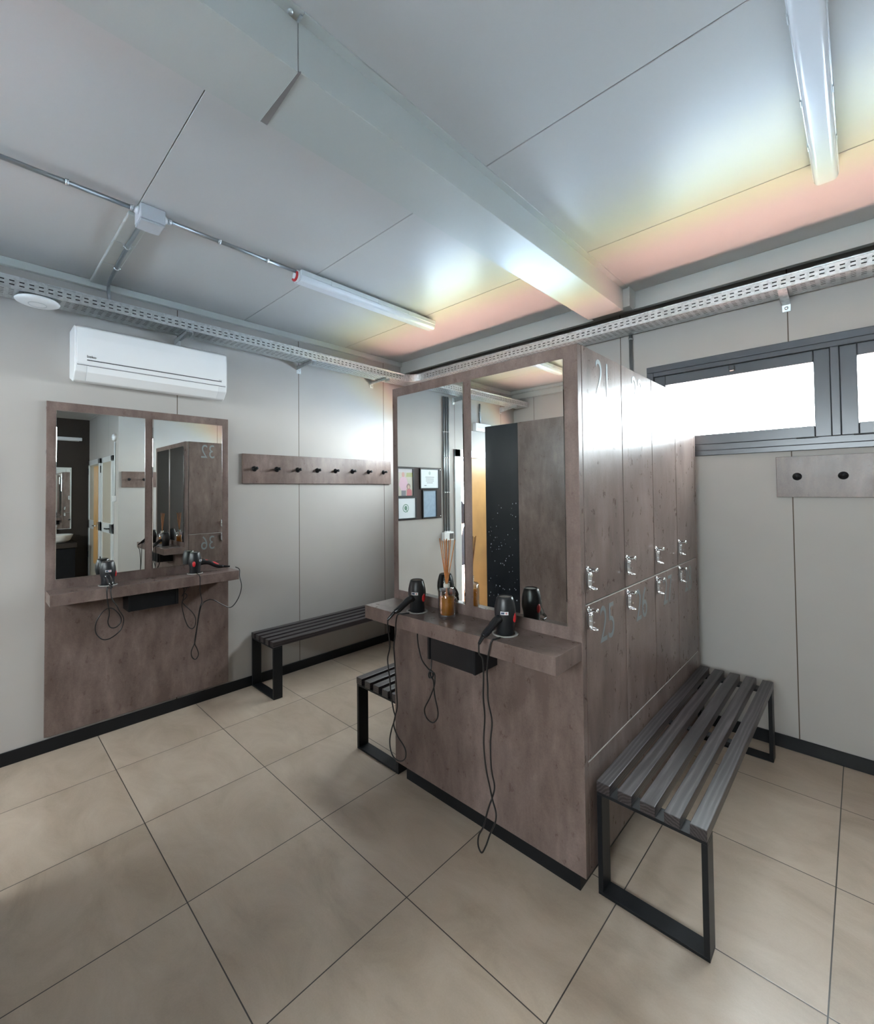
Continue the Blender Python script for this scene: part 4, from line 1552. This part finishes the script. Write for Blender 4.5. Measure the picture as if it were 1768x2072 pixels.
sb = thing('socket_box', 'small white socket box at the foot of the pipe, seen in the left mirror', 'socket', (4.80, YA, 1.51))
b = MB()
b.box(-0.05, 0.05, -0.045, -0.0005, -0.045, 0.045, 0.005)
b.build('body', WHITE, sb)
b = MB()
b.box(-0.035, 0.035, -0.050, -0.0452, -0.03, 0.03, 0.003)
b.build('cover', ALU, sb)


# ------------------------------------------------------------------ person outside the doorway, seen in the front mirror
def skin_body(name, mat, parent, verts, edges, radii, root=0, sub=2):
    me = bpy.data.meshes.new(name)
    me.from_pydata(verts, edges, [])
    o = bpy.data.objects.new(name, me)
    COL.objects.link(o)
    md = o.modifiers.new('skin', 'SKIN')
    md.use_smooth_shade = True
    layer = me.skin_vertices[0] if me.skin_vertices else None
    if layer is None:
        bm = bmesh.new()
        bm.from_mesh(me)
        bm.verts.layers.skin.verify()
        bm.to_mesh(me)
        bm.free()
        layer = me.skin_vertices[0]
    for i, r in enumerate(radii):
        layer.data[i].radius = (r, r) if not isinstance(r, tuple) else r
        layer.data[i].use_root = (i == root)
    sb_ = o.modifiers.new('sub', 'SUBSURF')
    sb_.levels = sub
    sb_.render_levels = sub
    me.materials.append(mat)
    o.parent = parent
    return o


pr = thing('person', 'person in long black clothes standing outside the doorway, seen in the front mirror', 'person', (-1.12, -5.64, -0.058), 0.25)
V = [(0, 0, 0.92), (0, 0, 1.10), (0, 0, 1.28), (0, 0, 1.42), (0, 0, 1.50), (0, 0.01, 1.555), (0, 0.02, 1.64), (0, 0.015, 1.72)]
R = [(0.165, 0.11), (0.150, 0.10), (0.165, 0.115), (0.150, 0.10), (0.065, 0.06), (0.055, 0.055), (0.078, 0.092), (0.070, 0.085)]
E_ = [(0, 1), (1, 2), (2, 3), (3, 4), (4, 5), (5, 6), (6, 7)]


def chain(start, pts, rr):
    prev = start
    for p, r in zip(pts, rr):
        V.append(p)
        R.append(r)
        E_.append((prev, len(V) - 1))
        prev = len(V) - 1
    return prev


for s in (-1, 1):
    chain(0, [(s * 0.10, 0, 0.84), (s * 0.105, 0.0, 0.48), (s * 0.105, -0.01, 0.36), (s * 0.105, -0.02, 0.10), (s * 0.107, 0.02, 0.045), (s * 0.11, 0.12, 0.03), (s * 0.11, 0.17, 0.028)],
          [0.092, 0.062, 0.056, 0.038, 0.040, 0.036, 0.026])
    h = chain(3, [(s * 0.175, 0, 1.42), (s * 0.225, -0.01, 1.16), (s * 0.235, 0.04, 0.93), (s * 0.235, 0.06, 0.86)], [0.055, 0.042, 0.030, (0.020, 0.034)])
    for k, (dy, ln) in enumerate(((-0.030, 0.062), (-0.010, 0.074), (0.010, 0.078), (0.030, 0.070))):
        chain(h, [(s * 0.237, 0.06 - dy, 0.832), (s * 0.234, 0.064 - dy, 0.832 - ln * 0.55), (s * 0.226, 0.066 - dy, 0.832 - ln)], [0.0095, 0.0085, 0.0070])
    chain(h, [(s * 0.226, 0.105, 0.850), (s * 0.215, 0.122, 0.815), (s * 0.208, 0.124, 0.79)], [0.0105, 0.0095, 0.0080])
body = skin_body('body', SKIN, pr, V, E_, R)
b = MB()                                     # face: nose, ears, mouth line
b.lathe([(0.012, 0), (0.010, 0.014), (0.003, 0.024)], 10, (0, 0.095, 1.645), (0, 1, -0.25))
for s in (-1, 1):
    b.lathe([(0.020, 0), (0.022, 0.008), (0.012, 0.014)], 12, (s * 0.078, 0.01, 1.64), (s, 0, 0))
b.build('face_features', SKIN, pr)
b = MB()
bm2 = bmesh.new()
bmesh.ops.create_uvsphere(bm2, u_segments=24, v_segments=16, radius=1)
for v in bm2.verts:
    v.co = Vector((v.co.x * 0.094, v.co.y * 0.110 - 0.008, v.co.z * 0.105 + 1.675))
bmesh.ops.delete(bm2, geom=[v for v in bm2.verts if v.co.z < 1.655 and v.co.y > 0.02 or v.co.z < 1.59], context='VERTS')
for f in bm2.faces:
    f.smooth = True
b._take(bm2)
b.build('hair', HAIR, pr)
b = MB()                                     # long black top and skirt, open at neck and hem
ell = lambda a, h: 1.0
bm2 = bmesh.new()
rings = []
for (rx, ry, z) in ((0.27, 0.20, 0.47), (0.255, 0.19, 0.62), (0.235, 0.175, 0.80), (0.215, 0.165, 0.95), (0.195, 0.145, 1.10), (0.205, 0.155, 1.28), (0.215, 0.145, 1.38), (0.185, 0.125, 1.455), (0.105, 0.095, 1.505), (0.078, 0.078, 1.52)):
    rings.append([bm2.verts.new((rx * math.cos(2 * PI * k / 28) * (1 + 0.02 * math.sin(5 * 2 * PI * k / 28)), ry * math.sin(2 * PI * k / 28), z)) for k in range(28)])
for A, B in zip(rings, rings[1:]):
    for k in range(28):
        f = bm2.faces.new((A[k], A[(k + 1) % 28], B[(k + 1) % 28], B[k]))
        f.smooth = True
b._take(bm2)
for s in (-1, 1):
    b.tube([(s * 0.16, 0, 1.425), (s * 0.205, -0.003, 1.36), (s * 0.228, -0.008, 1.24), (s * 0.234, 0.0, 1.12)], 0.06, 16, 4, [0.070, 0.070, 0.062, 0.056])
b.build('clothes', BLACKCLOTH, pr)
for s in (-1, 1):
    b = MB()
    b.tube([(s * 0.106, -0.02, 0.17), (s * 0.106, -0.02, 0.10), (s * 0.107, 0.0, 0.05), (s * 0.109, 0.09, 0.042), (s * 0.11, 0.17, 0.036)], 0.05, 16, 4, [0.046, 0.047, 0.052, 0.048, 0.036])
    b.build('shoe', WHITE, pr)
